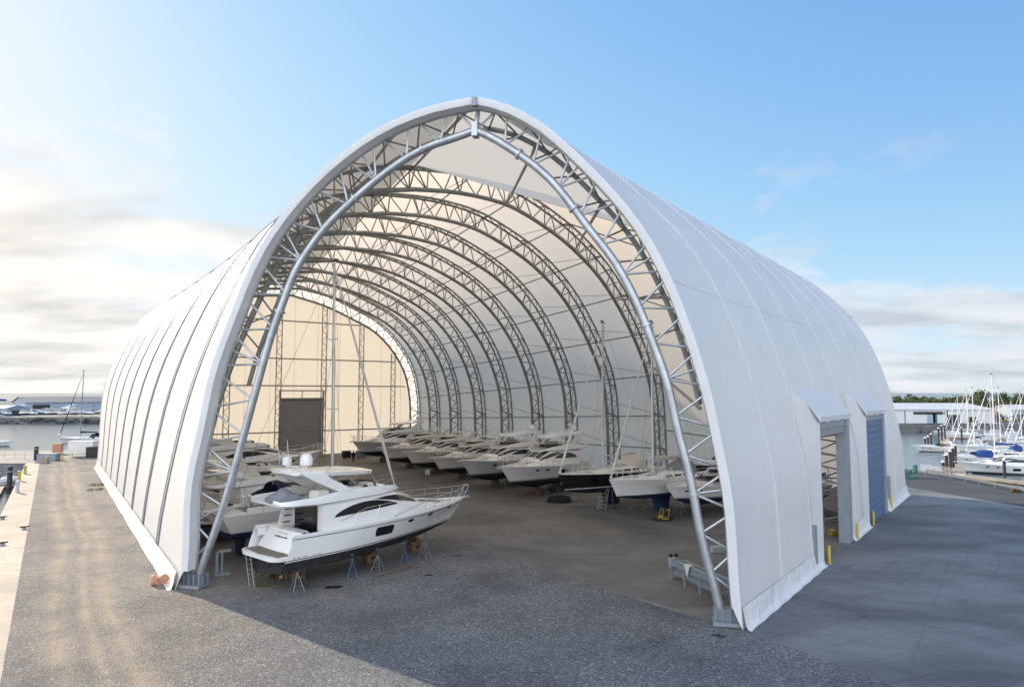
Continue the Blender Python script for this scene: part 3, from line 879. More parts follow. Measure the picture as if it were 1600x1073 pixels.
class House:
    """superstructure: stations (x, z0, w0, w1, z1, crown)"""
    def __init__(s, st): s.st = st
    def sec(s, x):
        z0, w0, w1, z1, cr = interp(s.st, x); h = z1-z0
        return [(w0, z0), (w0*.995, z0+.35*h), (lerp(w0,w1,.45), z0+.7*h), (w1*1.0, z0+.92*h), (w1*.93, z0+.985*h), (w1*.8, z0+1.0*h+cr*.25), (w1*.45, z1+cr*.75), (0, z1+cr)]
    def hb(s, x, z):
        c = s.sec(x)
        for p, q in zip(c[:-1], c[1:]):
            if z <= q[1] or q is c[-1]:
                t = (z-p[1])/max(q[1]-p[1],1e-6); return lerp(p[0], q[0], max(0,min(1,t)))
        return 0
    def top(s, x, y):
        c = s.sec(x)
        for p, q in list(zip(c[:-1], c[1:]))[::-1]:
            if p[0] >= abs(y) >= q[0]: 
                t = (abs(y)-q[0])/max(p[0]-q[0],1e-6); return lerp(q[1], p[1], t)
        return c[2][1]
    def mesh(s, n=None):
        xs = sorted(set([p[0] for p in s.st])); full = []
        for a, b in zip(xs[:-1], xs[1:]):
            k = max(1, int((b-a)/.35))
            full += [lerp(a, b, i/k) for i in range(k)]
        full.append(xs[-1]); mb = MB(); rings = []
        for x in full:
            c = s.sec(x); rings.append([(x, y, z) for y, z in c]+[(x, -y, z) for y, z in c[-2::-1]])
        mb.loft(rings, cap0=True, cap1=True); return mb
def slab(st, th, n=9, m=0):
    """st: (x, halfwidth, z, camber)"""
    mb = MB(); rings = []
    for x, w, z, c in st:
        r = []
        for k in range(n): 
            y = -w+2*w*k/(n-1); r.append((x, y, z+c*(1-(y/w if w else 0)**2)))
        for k in range(n): 
            y = w-2*w*k/(n-1); r.append((x, y*.96, z-th+c*.8*(1-(y/w if w else 0)**2)))
        rings.append(r)
    mb.loft(rings, closed=True, caps=True, m=m); return mb
def rail(root, pts_fn, xs, h, r=.018, mids=(.5,), name='guard_rail', stan_step=1, close_bow=None):
    mb = MB()
    for sd in (1,-1):
        top = [Vector((*pts_fn(x, sd)[:2], pts_fn(x, sd)[2]+h)) for x in xs]
        if close_bow: top.append(Vector((close_bow[0], 0, close_bow[1]+h)))
        mb.polytube(top, r, 5)
        for m_ in mids: 
            mid = [Vector((*pts_fn(x, sd)[:2], pts_fn(x, sd)[2]+h*m_)) for x in xs]
            if close_bow: mid.append(Vector((close_bow[0], 0, close_bow[1]+h*m_)))
            mb.polytube(mid, r*.7, 4)
        for x in xs[::stan_step]:
            p = Vector(pts_fn(x, sd)); mb.tube(p, p+up*h, r, 5)
    return mb.build(name, M['chrome'], root, smooth=True)
def dome(root, c, r, h, name='radar_dome'):
    mb = MB(); mb.lathe(c, [(r*.6,0),(r*.95,h*.12),(r,h*.35),(r*.95,h*.7),(r*.7,h*.92),(r*.25,h)], 14)
    mb.lathe((c[0],c[1],c[2]-.12), [(.08,0),(.08,.13)], 8)
    return mb.build(name, M['gel'], root, smooth=True)
def motor_yacht(name, label, loc, head, scale=1.0, hull_col='gel', bottom='anti_black', hardtop=True, arch=True, spring=.55, detail=2, win='sweep', group=None, lift=.75, trim=None, cover=None, sand=False, cat='motor yacht', zs=1.0):
    """17.5 m flybridge yacht; head = azimuth of the bow (radians from +x)"""
    root = thing(name, label, cat, loc, head, group)
    root.scale = (scale, scale, scale*zs)
    lf = lift
    w = M[hull_col]; top_m = M['gel_cream'] if hull_col == 'gel_cream' else M['gel']
    zsh = lf+2.2
    H = Hull(17.5, 4.75, lf, lf+.30, zsh-.05, zsh+.12+spring, xs=1.9, rake=2.4, full=2.7, chine_full=1.75, keel_rise=.95, sheer_pow=2.2, zw0=lf+.80, zw1=lf+.95+.25*spring, transom_rake=.75)
    hm = hull_meshes(H, root, (w, M[bottom], M['black']), 28, stripe=[(.05,.10)], transom=False)
    if detail >= 2:
        mb = side_patch(H.hb, 2.6, 17.3, lambda x: H.sheer(H.inv_t(x,zsh))-.20, lambda x: H.sheer(H.inv_t(x,zsh))-.16, .012, 40, 1); mb.build('rub_rail', M['black'], hm)
    # bulwark cap + deck
    mb = MB(); ts = [k/26 for k in range(27)]
    ringd = []
    for t in ts:
        z = H.sheer(t); x, y = H.pt(t, z); yi = max(y-.10, 0); yd = max(y-.14, 0)
        half = [(x,y,z),(x,max(y-.02,0),z+.03),(x,yi,z+.03),(x,yd,z-.10),(x,yd*.5,z-.06),(x,0,z-.03)]
        ringd.append((t, half))
    front = [h for t, h in ringd if h[0][0] > 4.4]
    rings = [[*h, *[(p[0],-p[1],p[2]) for p in h[-2::-1]]] for h in front]
    mb.loft(rings)
    aft = [h[:4] for t, h in ringd if h[0][0] <= 5.0]
    zc_ = zsh-.55
    for sd in (1,-1):
        mb.loft([[*[(p[0],sd*p[1],p[2]) for p in h],(h[3][0],sd*(h[3][1]-.18),h[3][2]-.02),(h[3][0],sd*(h[3][1]-.24),zc_)] for h in aft])
    mb.build('deck', top_m, root, smooth=True, angle=35)
    mb = MB(); yb = H.bs(0)-.3; x0_ = 3.4
    mb.quad((x0_,-yb,zc_+.01),(5.1,-yb,zc_+.01),(5.1,yb,zc_+.01),(x0_,yb,zc_+.01)); ck = mb.build('cockpit_sole', M['teak'], root)
    # transom moulding + swim platform
    mb = MB()
    rr = []
    for k in range(9):
        f = k/8; xb = lerp(2.72, 3.3, smooth01(f)); z = lerp(lf+1.0, zsh-.05, f); wdt = lerp(1.95, 1.75, f)
        rr.append([(xb-.10*(1-abs(y))**1*0-.12*(1-(y)**2), y*wdt, z) for y in [-1,-.9,-.6,-.2,.2,.6,.9,1]])
    rr.append([(3.6, y*1.7, zsh-.02) for y in [-1,-.9,-.6,-.2,.2,.6,.9,1]]); rr.append([(3.6, y*1.7, zc_) for y in [-1,-.9,-.6,-.2,.2,.6,.9,1]])
    mb.loft(rr); tr = mb.build('transom', top_m, root, smooth=True, angle=50)
    zp = lf+1.08
    st = [(1.55,1.35,zp,0),(1.62,1.65,zp,0),(1.85,1.95,zp,0),(2.2,2.06,zp,0),(3.0,2.08,zp,0)]
    pf = slab(st, .2).build('swim_platform', top_m, root, smooth=True, angle=35)
    mb = MB()
    for k in range(5 if detail >= 2 else 1):
        ya, ybb = (-1.75+.7*k+.03, -1.75+.7*(k+1)-.03) if detail >= 2 else (-1.75, 1.75)
        x_in = 1.72+.16*abs((ya+ybb)/2)/1.4
        mb.box(((x_in+2.66)/2,(ya+ybb)/2,zp+.012),(2.66-x_in,ybb-ya,.02))
    mb.build('teak_decking', M['teak'], pf)
    # superstructure
    zd = zsh-.15; z2 = lf+3.6; dz = spring*.55
    HS = House([(4.5,zd,1.92,1.82,z2-.1,.0),(7,zd,1.96,1.78,z2+.02,.04),(8.8,zd,1.9,1.62,z2+.05,.08),(10.0,zd+.02,1.82,1.42,z2+.02,.12),(10.5,zd+.05,1.76,1.30,z2-.12,.12),(11.9,zd+.1+dz*.3,1.52,.95,zd+.92+dz*.3,.10),(12.5,zd+.1+dz*.4,1.36,.88,zd+.60+dz*.4,.10),(14,zd+.1+dz*.6,.98,.6,zd+.42+dz*.6,.07),(15.8,zd+.12+dz,.45,.25,zd+.22+dz,.03)])
    sup = HS.mesh().build('superstructure', top_m, root, smooth=True, angle=45)
    # side windows
    if win == 'sweep':
        def lo(x): return zd+.70+.045*(x-5.2)
        def hi(x):
            f = (x-5.2)/4.7; return lo(x)+.54*max(0, math.sin(PI*min(1, f**.88)))**.72
        g = side_patch(HS.hb, 5.2, 9.9, lo, hi, .014, 26, 4)
        g.each('side_window', M['glass'], sup, smooth=True)
        if detail >= 2:
            mb = MB()
            for sd in (1,-1): mb.quad(*[(x, sd*(HS.hb(x,z)+.02), z) for x, z in ((7.35,lo(7.35)),(7.47,lo(7.47)),(7.47,hi(7.47)),(7.35,hi(7.35)))])
            mb.each('window_pillar', M['black'], sup)
    else:
        g = side_patch(HS.hb, 5.4, 10.2, lambda x: zd+.72+.02*(x-5), lambda x: zd+.72+.02*(x-5)+.5*min(1,(10.2-x)/1.6+.05,(x-5.4)/.5+.2), .014, 22, 3)
        g.each('side_window', M['glass'], sup, smooth=True)
    # wheelhouse quarter window and windscreen
    def lo2(x): 
        f = (x-7.9)/3.9; return lerp(z2-.16, zd+.74+dz*.3, f**1.25)
    def hi2(x):
        tp = HS.sec(x)[3][1]
        return lo2(x)+max(0.0, tp-.01-lo2(x))*min(1, (x-7.9)/1.0)
    side_patch(HS.hb, 7.9, 11.8, lo2, hi2, .016, 24, 4).each('quarter_window', M['glass'], sup, smooth=True)
    mb = MB(); rings = []
    for k in range(9):
        x = lerp(10.15, 11.85, k/8); r_ = []
        for j in range(13):
            c = HS.sec(x); wy = c[3][0]*.985; y = -wy+2*wy*j/12
            r_.append((x, y, HS.top(x, y)+.016))
        rings.append(r_)
    mb.loft(rings); ws = mb.build('windscreen', M['glass'], sup, smooth=True)
    mb = MB()
    for y0 in (-.42,.42):
        mb.polytube([(x, y0*(1.1-.02*k), HS.top(x,y0*(1.1-.02*k))+.03) for k, x in enumerate((10.15,10.7,11.3,11.85))], .035, 4)
    mb.each('windscreen_mullion', top_m, ws)
    # flybridge tub
    zf = z2-.02; cm = .52
    fst = [(1.9,1.25,zf+.15,.05),(2.05,1.72,zf+.02,.12),(2.6,1.98,zf-.02,.2),(4.0,2.02,zf-.08,.30),(5.4,2.0,zf-.05,.44),(7.0,1.94,zf,.44),(8.6,1.75,zf+.0,.40),(9.6,1.5,zf+.05,.26),(10.2,1.2,zf+.06,.12),(10.7,.8,zf+.0,.04)]
    full = []
    for a, b in zip(fst[:-1], fst[1:]):
        k = max(1, int((b[0]-a[0])/.4)); full += [tuple(lerp(p, q, i/k) for p, q in zip(a, b)) for i in range(k)]
    full.append(fst[-1]); mb = MB(); rings = []
    for x, wd, zb, hh in full:
        ztop = zb+.2+hh; zfl = max(min(zf+.12, ztop-.02), zb+.05)
        h_ = [(0,zb),(wd*.85,zb),(wd,zb+.13),(wd*.985,zb+.2+hh*.6),(wd*.95,ztop),(wd*.95-.09,ztop),(wd*.95-.14,zfl),(0,zfl)]
        rings.append([(x,y,z) for y, z in h_]+[(x,-y,z) for y, z in h_[-2:0:-1]])
    mb.loft(rings, closed=True, caps=True); fb = mb.build('flybridge', top_m, root, smooth=True, angle=42)
    # fly windscreen
    mb = MB(); rings = []
    for k in range(15):
        a = lerp(-1, 1, k/14); x = 9.35-1.7*abs(a)**2.6; y = a*1.52; z = zf+.50+.0
        rings.append([(x,y,z-.1),(x-.22,y*.97,z+.22)])
    mb.loft(rings); mb.build('fly_screen', M['glass'], fb, smooth=True)
    # fly seats
    mb = MB()
    for c, sz in (((6.9,1.2,zf+.42),(1.6,.7,.55)),((6.9,1.4,zf+.78),(1.5,.2,.35)),((8.1,-.9,zf+.45),(.6,.9,.7)),((6.4,-1.35,zf+.42),(1.9,.6,.55)),((4.7,1.35,zf+.40),(1.3,.75,.5)),((4.6,-1.3,zf+.42),(.9,.8,.6))):
        mb.bbox(c, sz, .09)
    mb.each('seat', M['cushion'], fb, smooth=True, angle=30)
    if detail >= 2:
        mb = MB(); mb.bbox((8.45,.7,zf+.45),(.5,1.0,.5),.08); mb.build('helm_console', M['canvas_grey'], fb, smooth=True, angle=30)
    if cover is not None:
        mb = MB(); r = random.Random(3); rings = []
        for k in range(7):
            f = k/6; s_ = math.sin(PI*min(.95,max(.05,f)))**.4; rings.append([(2.35+1.5*f+r.random()*.08, a*.85*(.75+.25*s_), zf+.14+hh_*s_*(.85+.3*r.random())) for a, hh_ in ((-1,.02),(-.92,.42),(-.5,.58),(0,.66),(.45,.56),(.92,.40),(1,.02))])
        mb.loft(rings, caps=True); mb.build('seat_cover', M[cover], fb, smooth=True, angle=25)
    # hardtop and arch legs
    zt = lf+5.28
    if hardtop:
        st = [(3.1,1.2,zt+.12,.03),(3.2,1.55,zt+.14,.05),(3.8,1.75,zt+.10,.08),(5.5,1.78,zt-.02,.10),(7.4,1.66,zt-.12,.10),(8.1,1.45,zt-.17,.08),(8.45,1.05,zt-.2,.05),(8.5,.8,zt-.21,.03)]
        ht = slab(st, .2, 11).build('hardtop', top_m, root, smooth=True, angle=40)
        if detail >= 2:
            mb = slab([(3.9,1.15,zt+.135,.06),(6.9,1.1,zt-.03,.09)], .012, 7); mb.build('sunroof', M['gel_cream'], ht, smooth=True)
        mb = MB()
        for sd in (1,-1):
            for (x0,z0_,x1) in ((8.0,zf+.85,7.75),(6.6,zf+.8,6.2)): mb.tube((x0+.5,sd*1.55,z0_-.12),(x1,sd*1.5,zt-.22),.03,6)
        mb.each('hardtop_post', M['chrome'], ht, smooth=True)
    if arch:
        mb = MB()
        hz = zt if hardtop else zt-.5
        for sd in (1,-1):
            a = [(3.1,hz+.08),(4.6,hz+.02),(5.0,hz-.35),(6.5,zf+.60),(5.6,zf+.52),(3.9,hz-.38)]
            y0, y1 = sd*1.84, sd*1.62
            lo_ = [(x, y0+ (sd*.10 if z < hz-.5 else 0), z) for x, z in a]; hi_ = [(x, y1+(sd*.10 if z < hz-.5 else 0), z) for x, z in a]
            mb.loft([lo_, hi_], closed=True, caps=True)
        if not hardtop: mb.loft([[(3.1,y,hz+.08),(4.4,y,hz+.06),(4.4,y,hz-.12),(3.3,y,hz-.1)] for y in (-1.8,-.9,0,.9,1.8)], closed=True, caps=True)
        mb.each('radar_arch', top_m, root, smooth=True, angle=35)
        tp = hz+.18
        dome(root, (3.75,.75,tp+.12), .28, .55)
        if detail >= 2: dome(root, (4.2,-.55,tp+.14), .36, .72)
        mb = MB(); 
        for y0, h_ in ((1.2,1.1),(-1.3,.9),(.25,1.6)): mb.tube((3.6,y0,tp),(3.45,y0,tp+h_),.018,5)
        mb.box((3.75,.1,tp+.12),(.12,1.0,.07)); mb.each('antenna', M['white'], root)
    # bow rail, side rail
    def dk(x, sd): 
        t = H.inv_t(x, zsh); z = H.sheer(t); return (x, sd*max(H.hb(x, z)-.06, 0.02), z+.03)
    xs = [9.2+.92*k for k in range(9)]+[17.0]
    def railpt(x, sd): return dk(x, sd)
    mb = MB()
    bx, bz = 17.55, H.sheer(1)+.03
    for sd in (1,-1):
        hts = [min(.72, .12+.18*k) if k < 4 else .72 for k in range(len(xs))]
        topl = [Vector(dk(x, sd))+up*h_ for x, h_ in zip(xs, hts)]+[Vector((bx, sd*.22, bz+.78)), Vector((bx+.12,0,bz+.78))]
        mb.polytube(topl, .024, 6)
        for x, h_ in list(zip(xs, hts))[2:]: 
            p = Vector(dk(x, sd)); mb.tube(p-Vector((.10,0,0)), p+up*h_, .02, 5)
        mb.tube(Vector(dk(17.0,sd)), Vector((bx,sd*.22,bz+.78)), .02, 5)
        mb.polytube([Vector(dk(x, sd))+up*.36 for x in xs[4:]]+[Vector((bx,sd*.18,bz+.40))], .013, 5)
        if detail >= 2:
            mb.polytube([Vector((x, sd*(HS.hb(x,zd+.6)+.06), zd+.50+.03*(x-6))) + up*(.45*smooth01((x-5.6)/1.8)) for x in (5.6,6.4,7.4,8.4,9.2,9.9,10.3)], .02, 5)
            for x in (6.4,8.0): mb.tube((x, sd*(HS.hb(x,zd+.3)+.04), zd+.12),(x+.35, sd*(HS.hb(x,zd+.6)+.06), zd+.52+.03*(x-6)+.45*smooth01((x-5.6)/1.8)),.016,5)
    mb.build('bow_rail', M['chrome'], root, smooth=True)
    # anchor, searchlight, hull ports
    mb = MB(); mb.tube((17.2,0,H.sheer(1)-.02),(17.75,0,H.sheer(1)+.0),.05,6); mb.tube((17.72,-.22,H.sheer(1)-.12),(17.72,.22,H.sheer(1)-.12),.05,5); mb.tube((17.72,0,H.sheer(1)),(17.9,0,H.sheer(1)-.2),.06,5)
    mb.build('anchor', M['alu'], root)
    zp_ = zsh-.62
    rr_ = lambda x, a, b: max(.02, 1-abs((x-(a+b)/2)/((b-a)/2))**14)**.4
    mb = side_patch(H.hb, 7.95, 9.25, lambda x: zp_-.22*rr_(x,7.95,9.25), lambda x: zp_+.22*rr_(x,7.95,9.25), .02, 24, 3); mb.each('hull_window', M['glass'], hm, smooth=True)
    if detail >= 2:
        mb = side_patch(H.hb, 7.88, 9.32, lambda x: zp_-.28*rr_(x,7.88,9.32), lambda x: zp_+.28*rr_(x,7.88,9.32), .010, 24, 3); mb.each('window_frame', M['black'], hm, smooth=True)
    for xc in (10.7, 12.6, 14.9) if detail >= 2 else (11.5, 13):
        mb = MB()
        for sd in (1,-1):
            z0_ = zsh-.38+.045*(xc-10)+spring*.12
            ring = []
            for k in range(14):
                a = 2*PI*k/14; x = xc+.26*math.cos(a)*(1+.2*math.sin(a)); z = z0_+.105*math.sin(a)
                ring.append((x, sd*(H.hb(x,z)+.02), z))
            mb.poly(ring)
        mb.each('porthole', M['glass'], hm)
    if detail >= 2:
        # saloon door, stairs, transom lettering strokes, running gear
        mb = MB(); mb.quad((4.47,-1.35,zc_+.02),(4.47,1.0,zc_+.02),(4.47,1.0,zd+1.35),(4.47,-1.35,zd+1.35)); mb.build('saloon_door', M['glass'], sup)
        mb = MB(); pts = [(3.6,zc_+.02),(4.5,zc_+.02),(4.5,zd+1.4),(4.05,zd+1.38),(3.75,zd+.9),(3.6,zd+.3)]
        mb.loft([[(x,1.15,z) for x,z in pts],[(x,1.28,z) for x,z in pts]], closed=True, caps=True)
        stp = mb.build('stair_screen', top_m, root)
        mb = MB()
        for k in range(4): mb.box((3.95+.06*k,1.10,zc_+.32+.36*k),(.42,.10,.05))
        mb.each('tread', M['black'], stp)
        mb = MB()
        for k in range(11):
            y = -.62+.115*k; h_ = .10 if k in (0,7) else .055
            z = zsh-.42; x = 3.155-.12*(1-(y/1.8)**2)-.005
            mb.box((x-.02,y,z),(.02,.055+.02*(k%3),h_))
        mb.box((3.10,-.1,zsh-.22),(.02,1.0,.012)); mb.build('name_lettering', M['black'], tr)
        mb = MB()
        for k, c in enumerate((.30,.20,.34,0,.2,.28)):
            if c: 
                x = 2.55+.30*k; z = H.zwl(.05)+.17; y = -(H.hb(x,z)+.012)
                mb.polytube([(x,y,z-.02),(x+c*.3,y,z+.03),(x+c*.6,y,z-.015),(x+c*.8,y,z+.02)], .014, 4)
        mb.build('registration_lettering', M['black'], hm)
        mb = MB(); mb.bbox((3.75,0,zsh-.25),(.4,3.0,.42),.1); mb.build('cockpit_seat', M['cushion'], root, smooth=True, angle=30)
    for sd in (1,-1) if detail >= 1 else ():
        mb = MB(); mb.tube((4.4,sd*.8,lf+.25),(2.4,sd*.8,lf+.02),.045,6); mb.tube((2.9,sd*.8,lf+.3),(2.9,sd*.8,lf+.08),.05,5)
        mb.prism_xz([(1.95,lf+.6),(2.35,lf+.6),(2.3,lf-.12),(2.05,lf-.12)], sd*.8-.04, sd*.8+.04)
        mb.build('rudder', M['anti_black'], root)
        mb = MB(); mb.lathe((2.5,sd*.8,lf+.03), [(.02,-.12),(.07,-.05),(.07,.1)], 8, axis='X')
        for k in range(4):
            a = k*PI/2+.5; c, s_ = math.cos(a), math.sin(a)
            mb.poly([(2.46,sd*.8+.05*c,lf+.03+.05*s_),(2.42,sd*.8+.34*c-.12*s_,lf+.03+.34*s_+.12*c),(2.50,sd*.8+.38*c,lf+.03+.38*s_),(2.56,sd*.8+.34*c+.12*s_,lf+.03+.34*s_-.12*c)])
        mb.build('propeller', M['bronze'], root)
    # foredeck sun pad
    mb = MB(); rings = []
    for x in (12.6,12.75,14.4,14.6):
        wy = .62 if x in (12.75,14.4) else .5
        rings.append([(x, wy*a, HS.top(x, wy*a)+(.10 if x in (12.75,14.4) else .02)) for a in (-1,-.9,-.5,0,.5,.9,1)])
    mb.loft(rings); mb.build('sun_pad', M['cushion'], root, smooth=True)
    return root
def sail_yacht(name, label, loc, head, L=13.5, B=3.9, hull_col='gel', bottom='anti_blue', deck='gel', mast_h=17.0, keel_d=1.9, lift=.25, boom_cover='canvas_cream', hood='canvas_cream', furl=True, group=None, afloat=False, detail=2, stern_rake=.9, wheel=True, mast_mat='mast', stripe='gel', rail_h=.6, hoodscale=1.0):
    root = thing(name, label, 'sailing yacht', loc, head, group)
    zk = lift+keel_d; zw = zk+.55; zs = zw+1.15
    H = Hull(L, B, zk, zk+.28, zs, zs+.32, xs=0.0, rake=1.1, full=2.1, chine_full=1.9, keel_rise=.55, sheer_pow=1.6, zw0=zw, zw1=zw+.05, transom_rake=-stern_rake, mid=.42, sb=.72)
    H.bc = lambda t: B/2*.72*((lerp(.72,1,smooth01(t/.4)) if t < .4 else max(0,1-((t-.4)/.6)**1.8)))
    hm = hull_meshes(H, root, (M[hull_col], M[bottom], M[stripe]), 26, stripe=[(.04,.12)], rows=6)
    # deck
    mb = MB(); rings = []
    for k in range(25):
        t = k/24; z = H.sheer(t); x, y = H.pt(t, z); 
        h = [(x,y,z),(x,max(y-.03,0),z+.05),(x,max(y-.08,0),z+.05),(x,max(y-.10,0),z),(x,y*.5,z+.05),(x,0,z+.07)]
        rings.append([*h, *[(p[0],-p[1],p[2]) for p in h[-2::-1]]])
    mb.loft(rings); dk_o = mb.build('deck', M['teak_warm'] if deck == 'teak_warm' else M[deck], root, smooth=True, angle=40)
    q = L/13.5
    HS = House([(3.6*q,zs,1.25,1.1,zs+.52,.06),(5.5*q,zs,1.3,1.1,zs+.52,.07),(8.0*q,zs,1.1,.85,zs+.42,.08),(10.0*q,zs+.05,.65,.45,zs+.24,.05),(10.8*q,zs+.08,.35,.2,zs+.14,.02)])
    sup = HS.mesh().build('coachroof', M['gel'] if deck != 'gel_cream' else M['gel_cream'], root, smooth=True, angle=45)
    mb = MB()
    for (a, b) in ((4.1,5.0),(5.3,6.2),(6.5,7.3)):
        m_ = side_patch(HS.hb, a*q, b*q, lambda x: zs+.20, lambda x: zs+.36, .012, 5, 1); o = len(mb.v); mb.v += m_.v; mb.f += [tuple(i+o for i in f) for f in m_.f]; mb.m += m_.m
    mb.each('cabin_window', M['glass'], sup)
    # cockpit coaming, seats, wheel
    mb = MB()
    for sd in (1,-1): mb.bbox((2.2*q, sd*1.05, zs+.15), (2.6*q,.28,.34), .08)
    mb.each('coaming', M['gel'], root, smooth=True, angle=30)
    mb = MB(); mb.box((2.2*q,0,zs+.085),(2.6*q,1.8,.02)); mb.build('cockpit_sole', M['teak'], root)
    if wheel:
        mb = MB(); mb.bbox((1.55*q,0,zs+.5),(.3,.35,.9),.06); c = Vector((1.30*q,0,zs+.95))
        ring = [c+Vector((0,.45*math.cos(a),.45*math.sin(a))) for a in [2*PI*k/16 for k in range(17)]]
        mb.polytube(ring, .025, 5)
        for k in range(3): a = k*PI/3; mb.tube(c-Vector((0,.45*math.cos(a),.45*math.sin(a))), c+Vector((0,.45*math.cos(a),.45*math.sin(a))), .012, 4)
        mb.build('steering_wheel', M['chrome'], root)
    # keel & rudder
    if not afloat:
        mb = MB(); rings = []
        for z, xa, xb, th in ((zk+.25,5.1*q,8.0*q,.16),(lift+.5,5.5*q,7.7*q,.16),(lift+.25,5.4*q,7.7*q,.24),(lift,5.5*q,7.6*q,.18)):
            rings.append([(xa,0,z),(lerp(xa,xb,.3),th,z),(lerp(xa,xb,.75),th*.9,z),(xb,0,z),(lerp(xa,xb,.75),-th*.9,z),(lerp(xa,xb,.3),-th,z)])
        mb.loft(rings, closed=True, caps=True); mb.build('keel', M[bottom], root, smooth=True, angle=50)
        mb = MB(); rings = []
        for z, xa, xb in ((zw+.05,.55,1.35),(zk-.6,.65,1.25),(zk-1.2,.75,1.15)): rings.append([(xa,0,z),(lerp(xa,xb,.6),.07,z),(xb,0,z),(lerp(xa,xb,.6),-.07,z)])
        mb.loft(rings, closed=True, caps=True); mb.build('rudder', M[bottom], root, smooth=True, angle=50)
    # mast, boom, rigging
    mx = 7.7*q; mz0 = zs+.40; tp = Vector((mx-.15,0,mz0+mast_h))
    mb = MB(); mb.polytube([(mx,0,mz0-.1),(mx-.05,0,mz0+mast_h*.5),tp], [.125,.12,.085], 8)
    ms = mb.build('mast', M[mast_mat], root, smooth=True)
    mb = MB()
    for f, w_ in ((.36,.95),(.66,.7)):
        for sd in (1,-1): mb.tube((mx-.03,0,mz0+mast_h*f),(mx-.2,sd*w_,mz0+mast_h*f+.05),.035,5)
    mb.each('spreader', M[mast_mat], ms)
    mb = MB()
    mb.tube(tp+Vector((-.3,0,.05)), tp+Vector((.35,0,.05)), .03, 4); mb.tube(tp, tp+up*.6, .012, 4); mb.box(tp+Vector((.2,0,.2)),(.25,.03,.12)); mb.lathe(tp+Vector((0,0,0.05)),[(.07,0),(.07,.18)],8)
    mb.build('masthead', M['black'], ms)
    mb = MB()
    for sd in (1,-1):
        ch = Vector((mx-.15,sd*(H.bs(.55)-.12),zs+.05))
        a = Vector((mx-.2,sd*.95,mz0+mast_h*.36+.05)); b = Vector((mx-.2,sd*.7,mz0+mast_h*.66+.05))
        mb.polytube([ch,a,b,tp], .014, 4); mb.tube(ch, (mx-.05,0,mz0+mast_h*.36), .012, 4); mb.tube(a, (mx-.1,0,mz0+mast_h*.66), .012, 4)
    mb.polytube([tp,(.15,0,zs+.1)], .014, 4)
    if not furl: mb.tube(tp, (L-.15,0,zs+.4), .014, 4)
    mb.build('rigging', M['wire'], ms)
    if furl:
        a = Vector((L-.25,0,zs+.55)); b = tp-up*.3
        mb = MB(); mb.polytube([a, a.lerp(b,.03), a.lerp(b,.1), a.lerp(b,.6), a.lerp(b,.93), b], [.05,.06,.11,.085,.04,.02], 7)
        mb.lathe(a-up*.12, [(.12,0),(.12,.16)], 8); mb.build('furled_sail', M['white'] if furl is True else M[furl], root, smooth=True)
    bz = mz0+1.15; mb = MB(); mb.tube((mx-.1,0,bz),(mx-4.6*q,0,bz+.05),.075,6); mb.tube((mx-.1,0,mz0+.3),(mx-1.8,0,bz-.05),.03,5)
    bo = mb.build('boom', M[mast_mat], root)
    if boom_cover:
        mb = MB(); n = 12; rings = []
        for k in range(n+1):
            f = k/n; x = mx-.12-4.4*q*f; hh = lerp(.62,.24,f**.7)*(1+.08*math.sin(k*2.3)); w_ = lerp(.2,.13,f)
            rings.append([(x,w_*math.cos(a),bz+.12+hh*.5*math.sin(a)+.05*math.sin(k*3)) for a in [2*PI*j/8 for j in range(8)]])
        mb.loft(rings, closed=True, caps=True); mb.build('sail_cover', M[boom_cover], bo, smooth=True)
    # sprayhood
    if hood:
        mb = MB(); rings = []; hs = hoodscale
        for x, hgt, w_ in ((3.0*q,1.35*hs,1.3),(3.5*q,1.4*hs,1.3),(4.3*q,1.1*hs,1.2),(4.9*q,.55,1.05)):
            rings.append([(x, w_*math.cos(a), zs+.1+hgt*max(0,math.sin(a))**.6) for a in [PI*j/10 for j in range(11)]])
        mb.loft(rings); mb.build('sprayhood', M[hood], root, smooth=True)
    # rails
    def dk(x, sd):
        t = H.inv_t(x, zs); z = H.sheer(t); return (x, sd*max(H.hb(x, z)-.07, .02), z+.05)
    mb = MB(); xs = [.35, 1.7, 3.4, 5.2, 7.0, 8.8, 10.4, 11.8]; xs = [x*q for x in xs]
    for sd in (1,-1):
        P = [Vector(dk(x, sd)) for x in xs]
        for p in P: mb.tube(p, p+up*rail_h, .014, 5)
        mb.polytube([p+up*rail_h for p in P], .009, 4); mb.polytube([p+up*rail_h*.5 for p in P], .007, 4)
        mb.polytube([P[-1]+up*rail_h, Vector(dk(L-.7,sd))+up*(rail_h+.05), Vector((L-.05,0,H.sheer(1)+rail_h+.1))], .016, 5)
        mb.tube(Vector(dk(L-.7,sd)), Vector(dk(L-.7,sd))+up*(rail_h+.05), .014, 5)
        mb.polytube([P[1]+up*rail_h, P[0]+up*rail_h, Vector((.1,sd*.4,zs+rail_h+.05))], .016, 5)
        mb.polytube([P[0]+up*rail_h*.5, Vector((.1,sd*.4,zs+rail_h*.5))], .016, 5)
    mb.build('guard_rail', M['chrome'], root)
    if detail >= 2:
        mb = MB(); r = random.Random(hash(name) % 97 if False else int(L*10))
        for k in range(10):
            x = (2.8+r.random()*7.5)*q; y = (r.random()-.5)*1.2; mb.bbox((x,y,HS.top(min(x,10.7*q),min(abs(y),.3))+.08),(.35+.2*r.random(),.35,.14),.04)
        mb.each('hatch', M['gel_grey'], sup)
        mb = MB()
        for sd in (1,-1):
            for x in (3.2*q, 3.9*q, 6.9*q): mb.lathe((x, sd*1.35*(1 if x<5*q else 1.0), zs+.06), [(.09,0),(.075,.1),(.085,.2)], 8)
        mb.each('winch', M['chrome'], root)
    return root
